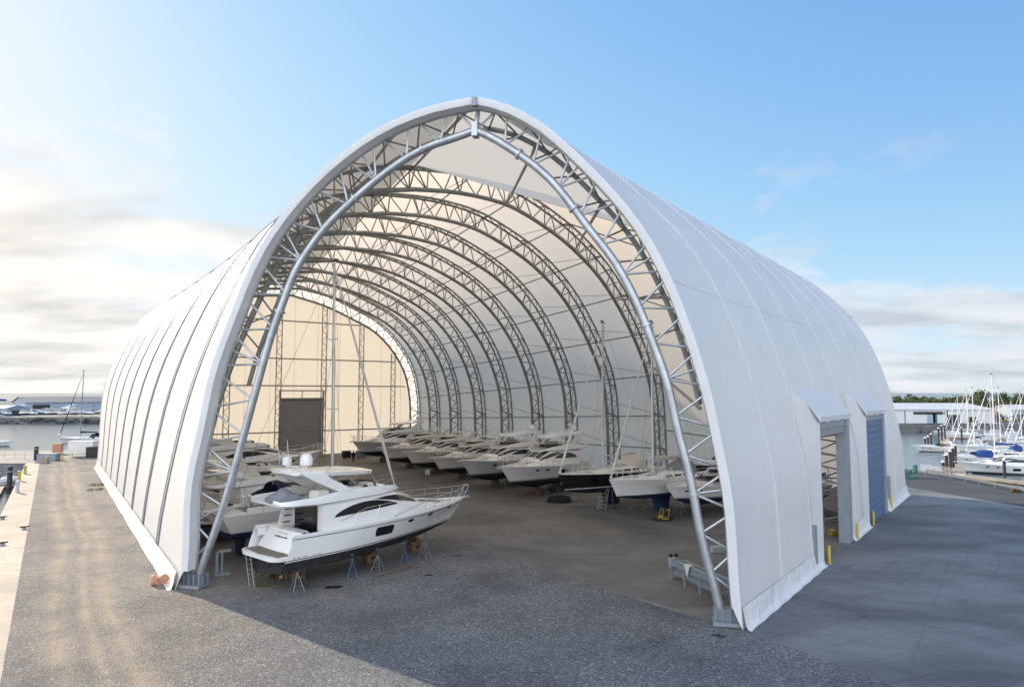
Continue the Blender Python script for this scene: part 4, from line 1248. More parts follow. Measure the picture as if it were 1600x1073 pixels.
def sport_boat(name, label, loc, head, L=9.0, B=3.0, lift=.7, hull_col='gel', bottom='anti_navy', group=None, canvas=None):
    root = thing(name, label, 'motor boat', loc, head, group)
    zs = lift+1.75
    H = Hull(L, B, lift, lift+.5, zs-.1, zs+.25, xs=.3, rake=1.7, full=2.5, chine_full=1.8, keel_rise=.8, zw0=lift+.62, zw1=lift+.85, transom_rake=.3)
    hm = hull_meshes(H, root, (M[hull_col], M[bottom], M['black']), 22, stripe=[(.04,.08)])
    mb = MB(); rings = []
    for k in range(23):
        t = k/22; z = H.sheer(t); x, y = H.pt(t, z)
        cr = .32*smooth01((x-L*.36)/(L*.2))*max(0,min(1,(L-x)/(L*.35)))
        h = [(x,y,z),(x,max(y-.05,0),z+.06),(x,max(y-.25,0)*.96,z+.08),(x,y*.62,z+.08+cr*.8),(x,y*.3,z+.09+cr),(x,0,z+.1+cr*1.02)]
        if x < L*.36: h = [(x,y,z),(x,y-.05,z+.06),(x,y-.3,z+.06),(x,y-.34,z-.6),(x,y*.3,z-.6),(x,0,z-.6)]
        rings.append([*h, *[(p[0],-p[1],p[2]) for p in h[-2::-1]]])
    mb.loft(rings); mb.build('deck', M['gel_cream'], root, smooth=True, angle=35)
    mb = MB(); rings = []
    for k in range(13):
        a = lerp(-1,1,k/12); x = L*.52-L*.17*abs(a)**2.2; y = a*B*.38
        rings.append([(x,y,zs+.22),(x-.45,y*.9,zs+.72)])
    mb.loft(rings); mb.build('windscreen', M['glass'], root, smooth=True)
    mb = MB(); mb.bbox((L*.2,.0,zs-.25),(1.0,B*.7,.5),.1); mb.bbox((L*.33,-.5,zs-.1),(.5,.6,.8),.08); mb.each('seat', M['cushion'], root, smooth=True, angle=30)
    mb = MB(); mb.polytube([(L*.22,sd_*B*.44,zs+z_) for sd_, z_ in ((1,.05),(.97,.9),(.7,1.15),(0,1.2),(-.7,1.15),(-.97,.9),(-1,.05))], .09, 6); mb.each('radar_arch', M['gel'], root, smooth=True)
    if canvas:
        mb = MB(); rings = []
        for x, h_ in ((L*.08,.5),(L*.2,1.1),(L*.36,1.15),(L*.5,.75)): rings.append([(x,B*.42*math.cos(a),zs+h_*max(0,math.sin(a))**.5) for a in [PI*j/8 for j in range(9)]])
        mb.loft(rings, cap0=True); mb.build('canopy', M[canvas], root, smooth=True, angle=60)
    def dk(x, sd):
        t = H.inv_t(x, zs); z = H.sheer(t); return Vector((x, sd*max(H.hb(x, z)-.12,.02), z+.07))
    mb = MB(); xs = [L*f for f in (.48,.58,.68,.78,.88,.96)]
    for sd in (1,-1):
        P = [dk(x, sd) for x in xs]; hs = [.05,.45,.55,.58,.6,.62]
        mb.polytube([p+up*h for p, h in zip(P, hs)]+[Vector((L+.1,0,H.sheer(1)+.68))], .02, 5)
        for p, h in zip(P[1:], hs[1:]): mb.tube(p, p+up*h, .016, 5)
    mb.build('bow_rail', M['chrome'], root)
    for xc in (L*.66, L*.8):
        mb = MB()
        for sd in (1,-1):
            ring = []
            for k in range(12):
                a = 2*PI*k/12; x = xc+.17*math.cos(a); z = zs-.28+.07*math.sin(a); ring.append((x, sd*(H.hb(x,z)+.015), z))
            mb.poly(ring)
        mb.each('porthole', M['glass'], hm)
    mb = MB(); mb.tube((L-.2,0,H.sheer(1)+.05),(L+.2,0,H.sheer(1)+.05),.045,6); mb.tube((L+.18,-.16,H.sheer(1)-.05),(L+.18,.16,H.sheer(1)-.05),.04,5); mb.build('anchor', M['alu'], root)
    return root
# ---- supports
def jack_stand(label, loc, h=1.25, mat='galv', group='jack stands under the boats', lean=0.0):
    root = thing('jack_stand', label, 'jack stand', loc, R_.random()*2, group)
    mb = MB()
    for k in range(4):
        a = PI/4+k*PI/2; mb.tube((0,0,h*.72),(.42*math.cos(a),.42*math.sin(a),0),.022,5); mb.box((.42*math.cos(a),.42*math.sin(a),.012),(.08,.08,.02))
    for k in range(4):
        a, b = PI/4+k*PI/2, PI/4+(k+1)*PI/2
        mb.tube((.31*math.cos(a),.31*math.sin(a),h*.19),(.31*math.cos(b),.31*math.sin(b),h*.19),.012,4)
    mb.build('frame', M[mat], root)
    mb = MB(); mb.tube((0,0,h*.68),(0,0,h),.025,6); mb.box((0,0,h),(.22,.22,.04)); mb.tube((-.15,0,h*.8),(.15,0,h*.8),.012,4); mb.build('screw_pad', M['blue_steel'], root)
    return root
def timber_stack(label, loc, rz, h=.74, n=4, group='timber keel blocks'):
    root = thing('keel_block', label, 'timber blocks', loc, rz, group)
    lh = h/n
    for k in range(n):
        mb = MB()
        for o in (-.28,.28) if k < n-1 else (0,):
            if k % 2: mb.bbox((o,0,lh*(k+.5)),(.24,.85,lh-.006),.015)
            else: mb.bbox((0,o,lh*(k+.5)),(.85,.24 if k < n-1 else .5,lh-.006),.015)
        mb.build('timber', M['wood'], root)
    return root
AZ = lambda deg: math.radians(90-deg)       # compass-style azimuth (from +y towards +x) -> rotation
hx, hy = -12.23, 39.38; d_h = Vector((math.sin(math.radians(41.5)), math.cos(math.radians(41.5)), 0)); n_h = Vector((d_h.y, -d_h.x, 0))
horg = Vector((hx, hy, 0))-d_h*4.0
motor_yacht('motor_yacht', 'large white flybridge motor yacht on stands in the open front of the shed', horg, AZ(41.5), 1.0, spring=.06, cover='canvas_grey')
hero_grp = 'jack stands along the near side of the front yacht'
for k, (px, py, mt, lb) in enumerate(((464,921,'galv_dk','grey jack stand under the front yacht nearest its stern'),(550,902,'blue_steel','blue jack stand under the front yacht'),(590,891,'galv_dk','grey jack stand under the front yacht beside the loose plank'),(632,881,'blue_steel','dull blue jack stand under the front yacht just behind the plank end'),(664,871,'galv_dk','grey jack stand under the front yacht nearest its bow'))):
    jack_stand(lb, G(px,py), 1.28 if k < 4 else 1.5, mt, hero_grp)
for k, (px, py, lb) in enumerate(((461,903,'timber block stack under the stern of the front yacht'),(577,877,'timber block stack under the middle of the front yacht'),(646,861,'timber block stack under the bow of the front yacht'))):
    timber_stack(lb, G(px,py), AZ(41.5), .74 if k < 2 else .95, 4, 'timber keel blocks of the front yacht')
# ---- second boat: sailing yacht behind the front yacht
row = lambda t, back_=0.0: horg+ul*t-d_h*back_
def bow_at(px, py, zb, length, az): 
    d = Vector((math.sin(math.radians(az)), math.cos(math.radians(az)), 0)); p = G(px, py, zb)-d*length; p.z = 0; return p
sy = Vector((-18.3, 44.4, 0))
sail_yacht('sailing_yacht', 'white sailing yacht with navy hood and tall mast right behind the front motor yacht', sy, AZ(44), L=13.4, B=4.1, bottom='anti_navy', mast_h=16.9, keel_d=.98, lift=.15, boom_cover=None, hood='canvas_navy', hoodscale=1.2)
left_g = 'motor yachts in the left row'
motor_yacht('motor_yacht', 'third boat of the left row, white motor yacht with raked arch and tan cockpit', row(14.5,.5), AZ(42), .86, spring=.4, hardtop=False, detail=1, cover='canvas_cream', group=left_g)
motor_yacht('motor_yacht', 'fourth boat of the left row, cream motor yacht behind the raked arch', row(21.5,0), AZ(43), .88, spring=.5, hull_col='gel_cream', hardtop=False, detail=1, group=left_g)
motor_yacht('motor_yacht', 'fifth boat of the left row, white motor yacht with brown seat covers', row(28,.5), AZ(42), .9, spring=.5, win='slot', hardtop=False, detail=1, cover='canvas_brown', group=left_g)
motor_yacht('motor_yacht', 'large motor yacht ending the left row, its bow before the grey roller door', bow_at(506,701,3.9,18.6,42), AZ(42), 1.06, spring=.5, hull_col='gel', hardtop=False, arch=True, detail=1, group=left_g)
# ---- right row, bows towards the aisle
rg = 'motor yachts in the right row'
right = [((781,729),1.0,dict(spring=.35,hardtop=True,hull_col='gel'),'nearest motor yacht of the right row, white with hardtop and dark windscreen'),
 ((719,719),.97,dict(spring=.5,hardtop=True,hull_col='gel_grey',bottom='anti_black'),'pale grey hulled motor yacht, second from the near end of the right row'),
 ((674,714),.88,dict(spring=.45,hardtop=False,win='slot',hull_col='gel_cream'),'low cream motor yacht, third from the near end of the right row'),
 ((631,705),.92,dict(spring=.5,hardtop=False,hull_col='gel_cream'),'cream motor yacht with arch, fourth from the near end of the right row'),
 ((592,699),.92,dict(spring=.45,hardtop=False,win='slot',hull_col='gel_cream'),'cream motor yacht, second from the far end of the right row'),
 ((550,689),.98,dict(spring=.5,hardtop=True,hull_col='gel_grey'),'farthest motor yacht of the right row, grey hull and hardtop by the gable')]
for (px, sc, kw, lb) in right:
    zb = (.75+2.2+.12+kw['spring'])*sc
    az = 213
    loc = bow_at(px[0], px[1], zb, 17.5*sc, az)
    motor_yacht('motor_yacht', lb, loc, AZ(az), sc, detail=1, group=rg, **kw)
    d = Vector((math.sin(math.radians(az)), math.cos(math.radians(az)), 0))
    jn = lb.split(',')[0]
    for k, (xx, yy) in enumerate(((10.5,.95),(6.5,1.5),(3.5,1.7))):
        p = loc+d*xx*sc+Vector((d.y,-d.x,0))*(-yy if True else yy)*sc
        jack_stand('dark jack stand below the '+['bow','middle','stern'][k]+' of the '+{0:'nearest white',1:'pale grey second',2:'low cream third',3:'arched cream fourth',4:'cream fifth',5:'farthest grey'}[right.index((px,sc,kw,lb))]+' yacht on the right', p, 1.2*sc+.15*(2-k)*.5, 'galv_dk', 'jack stands under the right row')
    for k, xx in enumerate((10.8, 6.5)):
        timber_stack('timber blocks under the '+['bow','keel middle'][k]+' of the '+{0:'nearest white',1:'pale grey second',2:'low cream third',3:'arched cream fourth',4:'cream fifth',5:'farthest grey'}[right.index((px,sc,kw,lb))]+' yacht on the right', loc+d*xx*sc, AZ(az), .75*sc, 3, 'timber blocks under the right row')
bs_ = bow_at(869,742,3.45,13.8,229)
sail_yacht('sailing_yacht', 'black hulled sailing yacht with teak rail and white boot stripe in the right row', bs_, AZ(229), L=13.6, B=3.9, hull_col='gel_black', bottom='anti_navy', deck='gel_cream', mast_h=13.4, keel_d=1.25, lift=.2, boom_cover=None, hood='canvas_cream', stripe='white')
ws_ = bow_at(949,750,3.35,13.2,231)
sail_yacht('sailing_yacht', 'white sailing yacht with blue underwater hull, behind the platform steps', ws_, AZ(231), L=13.0, B=3.9, bottom='anti_blue', mast_h=13.2, keel_d=1.15, lift=.2, boom_cover='canvas_cream', hood='canvas_grey')
sport_boat('motor_boat', 'small white motor boat with navy bottom behind the right front arch leg', bow_at(1040,759,2.75,9.7,232), AZ(232), L=9.7, B=3.3, lift=.75)
sport_boat('motor_boat', 'navy hulled motor boat under a brown canopy, last of the right row', bow_at(1075,722,4.1,10,235), AZ(235), L=10, B=3.4, lift=1.9, hull_col='gel_navy', canvas='canvas_brown')
sport_boat('motor_boat', 'pale boat glimpsed through the open side door of the shed', (27.5,63.5,0), AZ(200), L=9.0, B=3.0, lift=1.1, bottom='anti_black', canvas=None)
# ---- stands under the sailing yachts
def tripod(label, p, h, group='tripod stands under the sailing yachts'):
    root = thing('tripod_stand', label, 'tripod stand', p, 0, group); mb = MB()
    for k in range(3):
        a = 2*PI*k/3+.4; mb.tube((0,0,h),(.75*math.cos(a),.75*math.sin(a),0),.03,6); b = 2*PI*(k+1)/3+.4
        mb.tube((.6*math.cos(a),.6*math.sin(a),h*.2),(.6*math.cos(b),.6*math.sin(b),h*.2),.02,5)
    mb.build('frame', M['galv_dk'], root)
    mb = MB(); mb.tube((0,0,h-.1),(0,0,h+.25),.035,6); mb.box((0,0,h+.25),(.25,.25,.04)); mb.build('screw_pad', M['galv'], root); return root
for (px, py, h, lb) in ((900,784,1.55,'grey tripod stand under the bow of the black sailing yacht'),(911,770,1.5,'grey tripod stand behind the coil of hose, under the black sailing yacht'),(928,775,1.4,'single grey prop under the middle of the black sailing yacht'),(984,797,1.45,'grey stand left of the blue keel of the white sailing yacht'),(1004,795,1.4,'grey stand right of the blue keel of the white sailing yacht'),(1063,803,.8,'low stand under the small white motor boat')):
    tripod(lb, G(px,py), h)
for k, (dx, sd, lb) in enumerate(((3.4,-1,'grey stand under the stern quarter of the white yacht behind the front motor yacht'),(9.3,-1,'grey stand under the forward part of the yacht behind the front motor yacht'))):
    dd = Vector((math.sin(math.radians(44)), math.cos(math.radians(44)), 0)); tripod(lb, sy+dd*dx+Vector((dd.y,-dd.x,0))*1.1, 1.15)
for t_, lb in ((14.5,'third'),(21.5,'fourth'),(28,'fifth')):
    for k in (0,1): timber_stack('timber blocks under the '+('stern' if k == 0 else 'bow')+' of the '+lb+' boat of the left row', row(t_)+d_h*(4.3+6*k), AZ(42), .64, 3, 'timber blocks under the left row')
# ---- platform steps
p = G(946,796); root = thing('platform_steps', 'grey mobile platform steps leaning up to the bow of the white sailing yacht', 'steps', p, math.radians(58))
mb = MB()
for y in (-.38,.38):
    mb.tube((-.95,y,0),(.45,y,2.75),.035,5); mb.tube((.45,y,2.75),(.95,y,0),.03,5); mb.tube((-.6,y,1.5),(.55,y,3.6),.022,5); mb.tube((.55,y,3.6),(1.1,y,3.55),.022,5); mb.tube((.45,y,2.75),(.55,y,3.6),.022,5); mb.tube((-.7,y,.55),(.87,y,.4),.02,5); mb.tube((-.6,y,1.5),(-.6,y,.72),.022,5); mb.tube((1.0,y,2.75),(1.1,y,3.55),.022,5); mb.tube((.45,y,2.75),(1.05,y,2.75),.03,5)
mb.build('frame', M['alu'], root)
for k in range(9):
    f = (k+1)/9.5; mb = MB(); mb.box((-.95+1.4*f,0,2.75*f),(.22,.72,.03)); mb.build('tread', M['galv'], root)
mb = MB(); mb.box((.75,0,2.78),(.62,.76,.04)); mb.build('platform', M['galv'], root)
for x, y in ((-.95,-.38),(-.95,.38),(.95,-.38),(.95,.38)):
    mb = MB(); mb.lathe((x,y,.07), [(.03,-.03),(.07,-.03),(.07,.03),(.03,.03)], 10, axis='Y'); mb.build('wheel', M['rubber'], root)
# ---- yellow hose trolley
p = G(1036,812); root = thing('hose_trolley', 'yellow trolley with a black hose looped round it on the shed floor', 'trolley', p, .3); root.scale = (.66,.66,.75)
mb = MB()
for y in (-.35,.35): mb.tube((-.7,y,.15),(.6,y,.15),.05,5); mb.tube((-.3,y,.15),(-.1,y,1.25),.045,5); mb.tube((.45,y,.15),(.75,y,1.1),.04,5)
mb.tube((-.1,-.35,1.25),(-.1,.35,1.25),.045,5); mb.tube((.75,-.35,1.1),(.75,.35,1.1),.07,6); mb.bbox((-.35,0,.35),(.5,.5,.35),.05); mb.build('frame', M['yellow'], root)
mb = MB(); mb.lathe((0.1,0,.85), [(.12,-.4),(.32,-.35),(.16,-.3),(.16,.3),(.32,.35),(.12,.4)], 12, axis='Y'); mb.build('reel', M['black'], root)
mb = MB(); mb.polytube([(1.35*math.cos(a),1.0*math.sin(a),.07+.02*math.sin(5*a)) for a in [2*PI*k/26 for k in range(27)]]+[(1.0,.3,.10),(.4,.15,.6),(.1,0,1.0)], .055, 6); mb.build('hose', M['rubber'], root, smooth=True)
for x, y in ((-.6,-.42),(-.6,.42)): 
    mb = MB(); mb.lathe((x,y,.16), [(.04,-.05),(.16,-.05),(.16,.05),(.04,.05)], 12, axis='Y'); mb.build('wheel', M['rubber'], root)
p = G(874,784); root = MB()
for k in range(4): root.polytube([(p.x+(1.15-.06*k)*math.cos(a),p.y+(.8-.05*k)*math.sin(a),.09+.13*k) for a in [2*PI*j/24 for j in range(25)]], .08, 6)
tag(root.build('hose_coil', M['rubber'], None, smooth=True), 'coil of dark hose on the floor under the black sailing yacht', 'hose')
for (px, py, lb) in ((725,747,'white canister on the floor below the pale grey yacht'),(668,742,'white canister on the floor below the cream fourth yacht')):
    p = G(px,py); root = thing('canister', lb, 'canister', p, .4, 'white canisters'); mb = MB(); mb.bbox((0,0,.35),(.5,.4,.7),.06); mb.build('body', M['white'], root); mb = MB(); mb.lathe((.1,0,.7), [(.06,0),(.06,.07)], 8); mb.build('cap', M['black'], root)
# ---- galvanised beam trolley by the right leg
a_, b_ = G(1050,905), G(1124,942)
dv = (b_-a_); ln = dv.length; root = thing('steel_beam', 'galvanised twin beam frame lying beside the right front arch leg', 'steel beams', a_, math.atan2(dv.y, dv.x))
for z, w_ in ((1.0,.34),(.55,.2)):
    mb = MB(); mb.box((ln/2,0,z+w_/2),(ln,.24,.03)); mb.box((ln/2,0,z-w_/2),(ln,.24,.03)); mb.box((ln/2,0,z),(ln,.03,w_-.03)); mb.build('beam', M['steel'], root)
mb = MB(); mb.box((ln/2,.7,.95),(ln*.95,.2,.24)); mb.build('beam', M['steel'], root)
for x in (.15, ln*.33, ln*.66, ln-.2):
    mb = MB(); mb.box((x,.3,.42),(.12,1.0,.12)); mb.box((x,-.1,.45),(.1,.1,.9)); mb.box((x,.7,.45),(.1,.1,.9)); mb.build('post', M['steel'], root)
mb = MB(); mb.bbox((.1,0,1.0),(.28,.5,.55),.03); mb.build('end_plate', M['galv'], root)
for y in (-.12,.22):
    mb = MB(); mb.lathe((.12,y,1.36), [(.05,-.08),(.11,-.06),(.11,.06),(.05,.08)], 10, axis='X'); mb.build('roller', M['rubber'], root)
mb = MB(); mb.poly([(1.5,-.14,1.22),(2.1,-.15,1.22),(1.95,-.18,.75),(1.85,-.16,.55),(1.7,-.17,.9)]); mb.poly([(1.5,-.14,1.22),(1.5,.15,1.23),(2.1,.15,1.22),(2.1,-.15,1.22)]); mb.build('rag', M['canvas_cream'], root)
p = G(1122,893); root = thing('winch_box', 'small galvanised winch box mounted inside the right front corner of the shed', 'winch', p, .2)
mb = MB(); mb.bbox((0,0,1.3),(.9,.3,.4),.04); mb.build('housing', M['galv'], root); mb = MB(); mb.box((-.3,0,.55),(.12,.12,1.1)); mb.box((.3,0,.55),(.12,.12,1.1)); mb.build('post', M['steel'], root)
# steel trestle at the left foot
p = G(346,899); root = thing('steel_trestle', 'pale steel H-shaped trestle standing beside the left front arch foot', 'trestle', p, .6); root.scale = (.8,.8,.8)
mb = MB(); mb.box((0,0,.95),(.14,.14,1.7)); mb.build('post', M['steel'], root); mb = MB(); mb.box((.05,0,.1),(1.1,.2,.18)); mb.build('foot', M['steel'], root); mb = MB(); mb.box((.15,0,1.75),(.9,.2,.18)); mb.build('cross_bar', M['steel'], root); mb = MB(); mb.box((-.35,0,.95),(.16,.16,1.5)); mb.build('post', M['steel'], root)
# ladder at the swim platform, plank, buoy
top = horg+d_h*1.75+Vector((-d_h.y,d_h.x,0))*1.2; foot = G(394,917)
root = thing('ladder', 'thin aluminium ladder leaning against the swim platform of the front yacht', 'ladder', foot, 0)
v = Vector((top.x,top.y,1.75))-foot; sd_ = Vector((.17,-.10,0))
for o_ in (-1,1):
    mb = MB(); mb.tube(sd_*o_, v+sd_*o_, .03, 5); mb.build('rail', M['galv_dk'], root)
for k in range(7):
    mb = MB(); q = v*((k+.6)/7.2); mb.tube(q-sd_, q+sd_, .018, 5); mb.build('rung', M['galv_dk'], root)
a_, b_ = G(586,901), G(640,886); mb = MB(); mb.tube(a_+up*.05, b_+up*.06, .07, 4); tag(mb.build('plank', M['wood']), 'loose timber plank lying on the gravel in front of the yacht', 'plank')
p = G(247,913); root = thing('hose_reel', 'faded orange hose reel lying on the gravel by the left front corner', 'reel', p, .5)
for x, rz in ((-.22,0),(.25,1)):
    mb = MB(); mb.lathe((x,0,.26), [(.05,-.16),(.27,-.13),(.30,-.02),(.30,.02),(.27,.13),(.05,.16)], 14, axis='Y' if rz else 'X'); mb.build('drum', M['orange'], root, smooth=True)
# weeds: ground cover
def weeds(px, py, rx, ry, n, seed):
    c = G(px,py); r = random.Random(seed); mb = MB()
    for k in range(n):
        a = r.random()*2*PI; q = math.sqrt(r.random()); x, y = c.x+rx*q*math.cos(a), c.y+ry*q*math.sin(a); h = .05+.14*r.random(); t = r.random()*PI
        dx, dy = .05*math.cos(t), .05*math.sin(t); l = .1*(r.random()-.5)
        mb.poly([(x-dx,y-dy,.01),(x+dx,y+dy,.01),(x+l,y+l,h)])
    o = mb.build('weeds', M['weed']); o['kind'] = 'stuff'; tag(o, 'small patch of green weeds growing in the gravel', 'weeds', 'weed patches')
for args in ((414,915,.5,.3,240,1),(158,757,1.3,1.6,200,2),(148,765,.8,1.0,80,3)): weeds(*args)
# ---- person at the back of the shed
p = G(552,722); root = thing('person', 'person in dark clothes standing on the floor near the back wall', 'person', p, math.radians(200))
me = bpy.data.meshes.new('body')
V_ = [(0,0,.98),(0,0,1.2),(0,0,1.42),(0,0,1.54),(0,0.02,1.66),(0,.01,1.76), (.10,0,.90),(.11,.03,.50),(.11,-.02,.08),(.12,.12,.04), (-.10,0,.90),(-.12,-.03,.50),(-.13,-.05,.08),(-.14,.09,.04), (.19,0,1.42),(.25,.02,1.14),(.24,.14,.92),(.23,.2,.86), (-.19,0,1.42),(-.26,-.02,1.14),(-.25,.08,.90),(-.25,.12,.83)]
E_ = [(0,1),(1,2),(2,3),(3,4),(4,5),(0,6),(6,7),(7,8),(8,9),(0,10),(10,11),(11,12),(12,13),(2,14),(14,15),(15,16),(16,17),(2,18),(18,19),(19,20),(20,21)]
RAD = [.15,.14,.15,.055,.095,.085,.09,.065,.045,.04,.09,.065,.045,.04,.06,.045,.035,.04,.06,.045,.035,.04]
me.from_pydata(V_, E_, []); body = bpy.data.objects.new('body', me); COL.objects.link(body); body.parent = root
md = body.modifiers.new('skin', 'SKIN'); 
for sv, r_ in zip(me.skin_vertices[0].data, RAD): sv.radius = (r_, r_*.8)
me.skin_vertices[0].data[0].use_root = True
body.modifiers.new('sub', 'SUBSURF').levels = 1; me.materials.append(M['skin'])
mb = MB(); mb.polytube([(0,0,.88),(0,0,1.0),(0,0,1.25),(0,0,1.45),(0,0,1.50)], [.17,.19,.19,.20,.09], 10); mb.polytube([(.19,0,1.44),(.255,.02,1.14),(.245,.13,.94)], [.075,.06,.05], 7); mb.polytube([(-.19,0,1.44),(-.265,-.02,1.14),(-.255,.07,.92)], [.075,.06,.05], 7); mb.build('jacket', M['cloth_dark'], root, smooth=True)
mb = MB(); mb.polytube([(.09,0,.95),(.11,.03,.5),(.11,-.02,.06)], [.12,.085,.07], 8); mb.polytube([(-.09,0,.95),(-.12,-.03,.5),(-.13,-.05,.06)], [.12,.085,.07], 8); mb.build('trousers', M['cloth_brown'], root, smooth=True)
mb = MB(); mb.lathe((0,-.01,1.66), [(.09,0),(.115,.06),(.105,.13),(.06,.18)], 10); mb.build('hair', M['hair'], root, smooth=True)
# clutter by the back wall
for (px, py, kind, lb) in ((541,716,0,'dark wheeled tool cabinet by the back wall left of the person'),(563,716,1,'grey machine crate by the back wall right of the person'),(573,712,0,'low dark tool chest by the back wall under the farthest yacht bow')):
    p = G(px,py); root = thing('tool_cabinet' if kind == 0 else 'crate', lb, 'tool cabinet' if kind == 0 else 'crate', p, .7)
    mb = MB(); mb.bbox((0,0,.65),(1.3,.8,1.0),.05); mb.build('body', M['black'] if kind == 0 else M['steel'], root)
    mb = MB(); mb.bbox((0,0,1.2),(1.4,.9,.1),.03); mb.build('lid', M['galv_dk'], root)
    for x in (-.5,.5): mb = MB(); mb.lathe((x,-.3,.1), [(.03,-.05),(.1,-.05),(.1,.05),(.03,.05)], 8, axis='Y'); mb.build('wheel', M['rubber'], root)
# ---- yellow bollards on the right yard
for k, (px, py, lb) in enumerate(((1296,881,'yellow bollard nearest the camera, left of the open side door'),(1340,842,'yellow bollard between the two side doors, nearer the open one'),(1365,820,'yellow bollard in front of the blue shutter'),(1393,795,'yellow bollard beyond the blue shutter, farthest from the camera'))):
    root = thing('bollard', lb, 'bollard', G(px,py), 0, 'yellow bollards by the side doors'); mb = MB(); mb.lathe((0,0,0), [(.10,0),(.10,1.08),(.075,1.13),(.03,1.15)], 14); mb.build('post', M['yellow'], root, smooth=True); mb = MB(); mb.lathe((0,0,0), [(.17,0),(.17,.02),(.1,.025)], 14); mb.build('base_plate', M['steel'], root)
p = G(1312,838); root = thing('yellow_cone', 'small yellow wheel chock just inside the open side door', 'wheel chock', p+Vector((-.3,.5,0)), .4); mb = MB(); mb.prism_xz([(-.3,0),(.3,0),(.3,.25),(.05,.45),(-.1,.42)], -.2, .2); mb.build('body', M['yellow'], root); mb = MB(); mb.box((0,0,.02),(.7,.5,.03)); mb.build('pad', M['rubber'], root)
# ---- right quay: guard rail, mesh fence, winch
q0, q1 = G(1447,741), G(1602,773)
dv = (q1-q0).normalized(); qa2, qb2 = q0, q1+dv*18
root = thing('guard_rail', 'low grey steel guard rail along the edge of the right quay', 'guard rail', q0, math.atan2(dv.y, dv.x)); ln = (qb2-qa2).length
mb = MB(); prof = [(0,.45),(.06,.52),(0,.58),(.06,.65),(0,.72),(-.03,.72),(-.03,.45)]
mb.loft([[(0,y,z) for y,z in prof],[(ln,y,z) for y,z in prof]], closed=True, caps=True); mb.build('rail', M['rail_dk'], root)
k = 0
while k*2.6 < ln: mb = MB(); mb.box((k*2.6+.1,.05,.36),(.1,.12,.72)); mb.build('post', M['rail_dk'], root); k += 1
f0, f1 = G(1437,738), G(1478,745); dv2 = (f1-f0); ln = dv2.length; dv2.normalize(); off = Vector((.25,.35,0))
root = thing('mesh_fence', 'grey wire mesh fence panels behind the guard rail on the right quay', 'fence', f0+off, math.atan2(dv2.y, dv2.x)); ln = ln*1.7
nb = max(2, int(ln/2.4))
for k in range(nb+1):
    x = ln*k/nb; mb = MB(); mb.tube((x,0,0),(x,0,1.3 if k > 1 else 1.7),.045,6); mb.build('post', M['steel'], root)
mb = MB(); mb.tube((0,0,1.7),(ln/nb,0,1.7),.03,5); mb.tube((0,0,1.25),(ln,0,1.25),.025,5); mb.tube((0,0,.2),(ln,0,.2),.025,5)
x = 0
while x < ln: mb.tube((x,0,.2),(x,0,1.25),.008,3,caps=False); x += .16
for k in range(1,7): mb.tube((0,0,.2+.15*k),(ln,0,.2+.15*k),.007,3,caps=False)
mb.build('mesh_panel', M['galv'], root)
p = G(1427,747); root = thing('quay_winch', 'dark green winch frame at the corner of the right quay beside the shed', 'winch', p, .3)
mb = MB(); mb.tube((-1.3,0,.1),(.6,0,.9),.12,6); mb.tube((-1.3,.5,.1),(.6,.5,.9),.12,6); mb.box((-.3,.25,.1),(2.2,.9,.14)); mb.build('frame', M['green_paint'], root)
mb = MB(); mb.lathe((.45,.25,.75), [(.1,-.3),(.3,-.28),(.2,-.2),(.2,.2),(.3,.28),(.1,.3)], 12, axis='Y'); mb.build('drum', M['green_paint'], root)
mb = MB(); mb.bbox((.65,.25,1.2),(.4,.4,.8),.05); mb.build('motor', M['green_paint'], root)
p = G(1588,769); mb = MB()
for k in range(5): mb.polytube([(p.x+(.55-.05*k)*math.cos(a),p.y+(.4-.03*k)*math.sin(a),.06+.09*k) for a in [2*PI*j/16 for j in range(17)]], .06, 5)
tag(mb.build('rope_coil', M['bronze'], None, smooth=True), 'heap of brown rope beside the guard rail at the right edge', 'rope')
# ---- left quay furniture
def quay_bollard(px, py, h, mat, lb, r=.13):
    root = thing('mooring_post', lb, 'mooring post', G(px,py), .3, 'posts along the left quay'); mb = MB(); mb.bbox((0,0,h/2),(r*2.2,r*2.2,h),.04); mb.build('post', M[mat], root); mb = MB(); mb.bbox((0,0,h+.05),(r*2.6,r*2.6,.1),.03); mb.build('cap', M['galv'] if mat != 'galv' else M['white'], root)
quay_bollard(39,740,1.0,'yellow','short yellow service post at the far end of the left quay')
quay_bollard(30,751,1.1,'yellow','taller yellow service post midway along the left quay')
quay_bollard(27,769,1.15,'galv','grey service pedestal on the left quay, nearest of the posts')
quay_bollard(97,720,1.3,'yellow','slim yellow post beside the grey skip beyond the drive', .09)
for (px, py, lb) in ((4,811,'black mooring cleat on the left quay, farthest of three'),(38,827,'black mooring cleat at the gravel edge of the left quay'),(4,852,'black mooring cleat on the left quay, nearest of three')):
    root = thing('mooring_cleat', lb, 'cleat', G(px,py), .6, 'mooring cleats on the left quay'); mb = MB(); mb.tube((-.3,0,.2),(.3,0,.22),.05,6); mb.build('horn', M['black'], root); mb = MB(); mb.bbox((0,0,.08),(.3,.16,.16),.03); mb.build('base', M['galv_dk'], root)
def simple_box(name, lb, cat, px, py, size, mat, rz=0.0, lid=None, z=0.0, legs=0.0):
    root = thing(name, lb, cat, G(px,py,z), rz); mb = MB(); mb.bbox((0,0,legs+size[2]/2),size,.05); mb.build('body', M[mat], root)
    mb = MB(); mb.bbox((0,0,legs+size[2]+.04),(size[0]*1.04,size[1]*1.04,.08),.03); mb.build('lid', M[lid or mat], root)
    if legs:
        for x in (-.45,.45): mb = MB(); mb.box((size[0]*x,0,legs/2),(.15,.15,legs)); mb.build('leg', M['galv'], root)
    return root
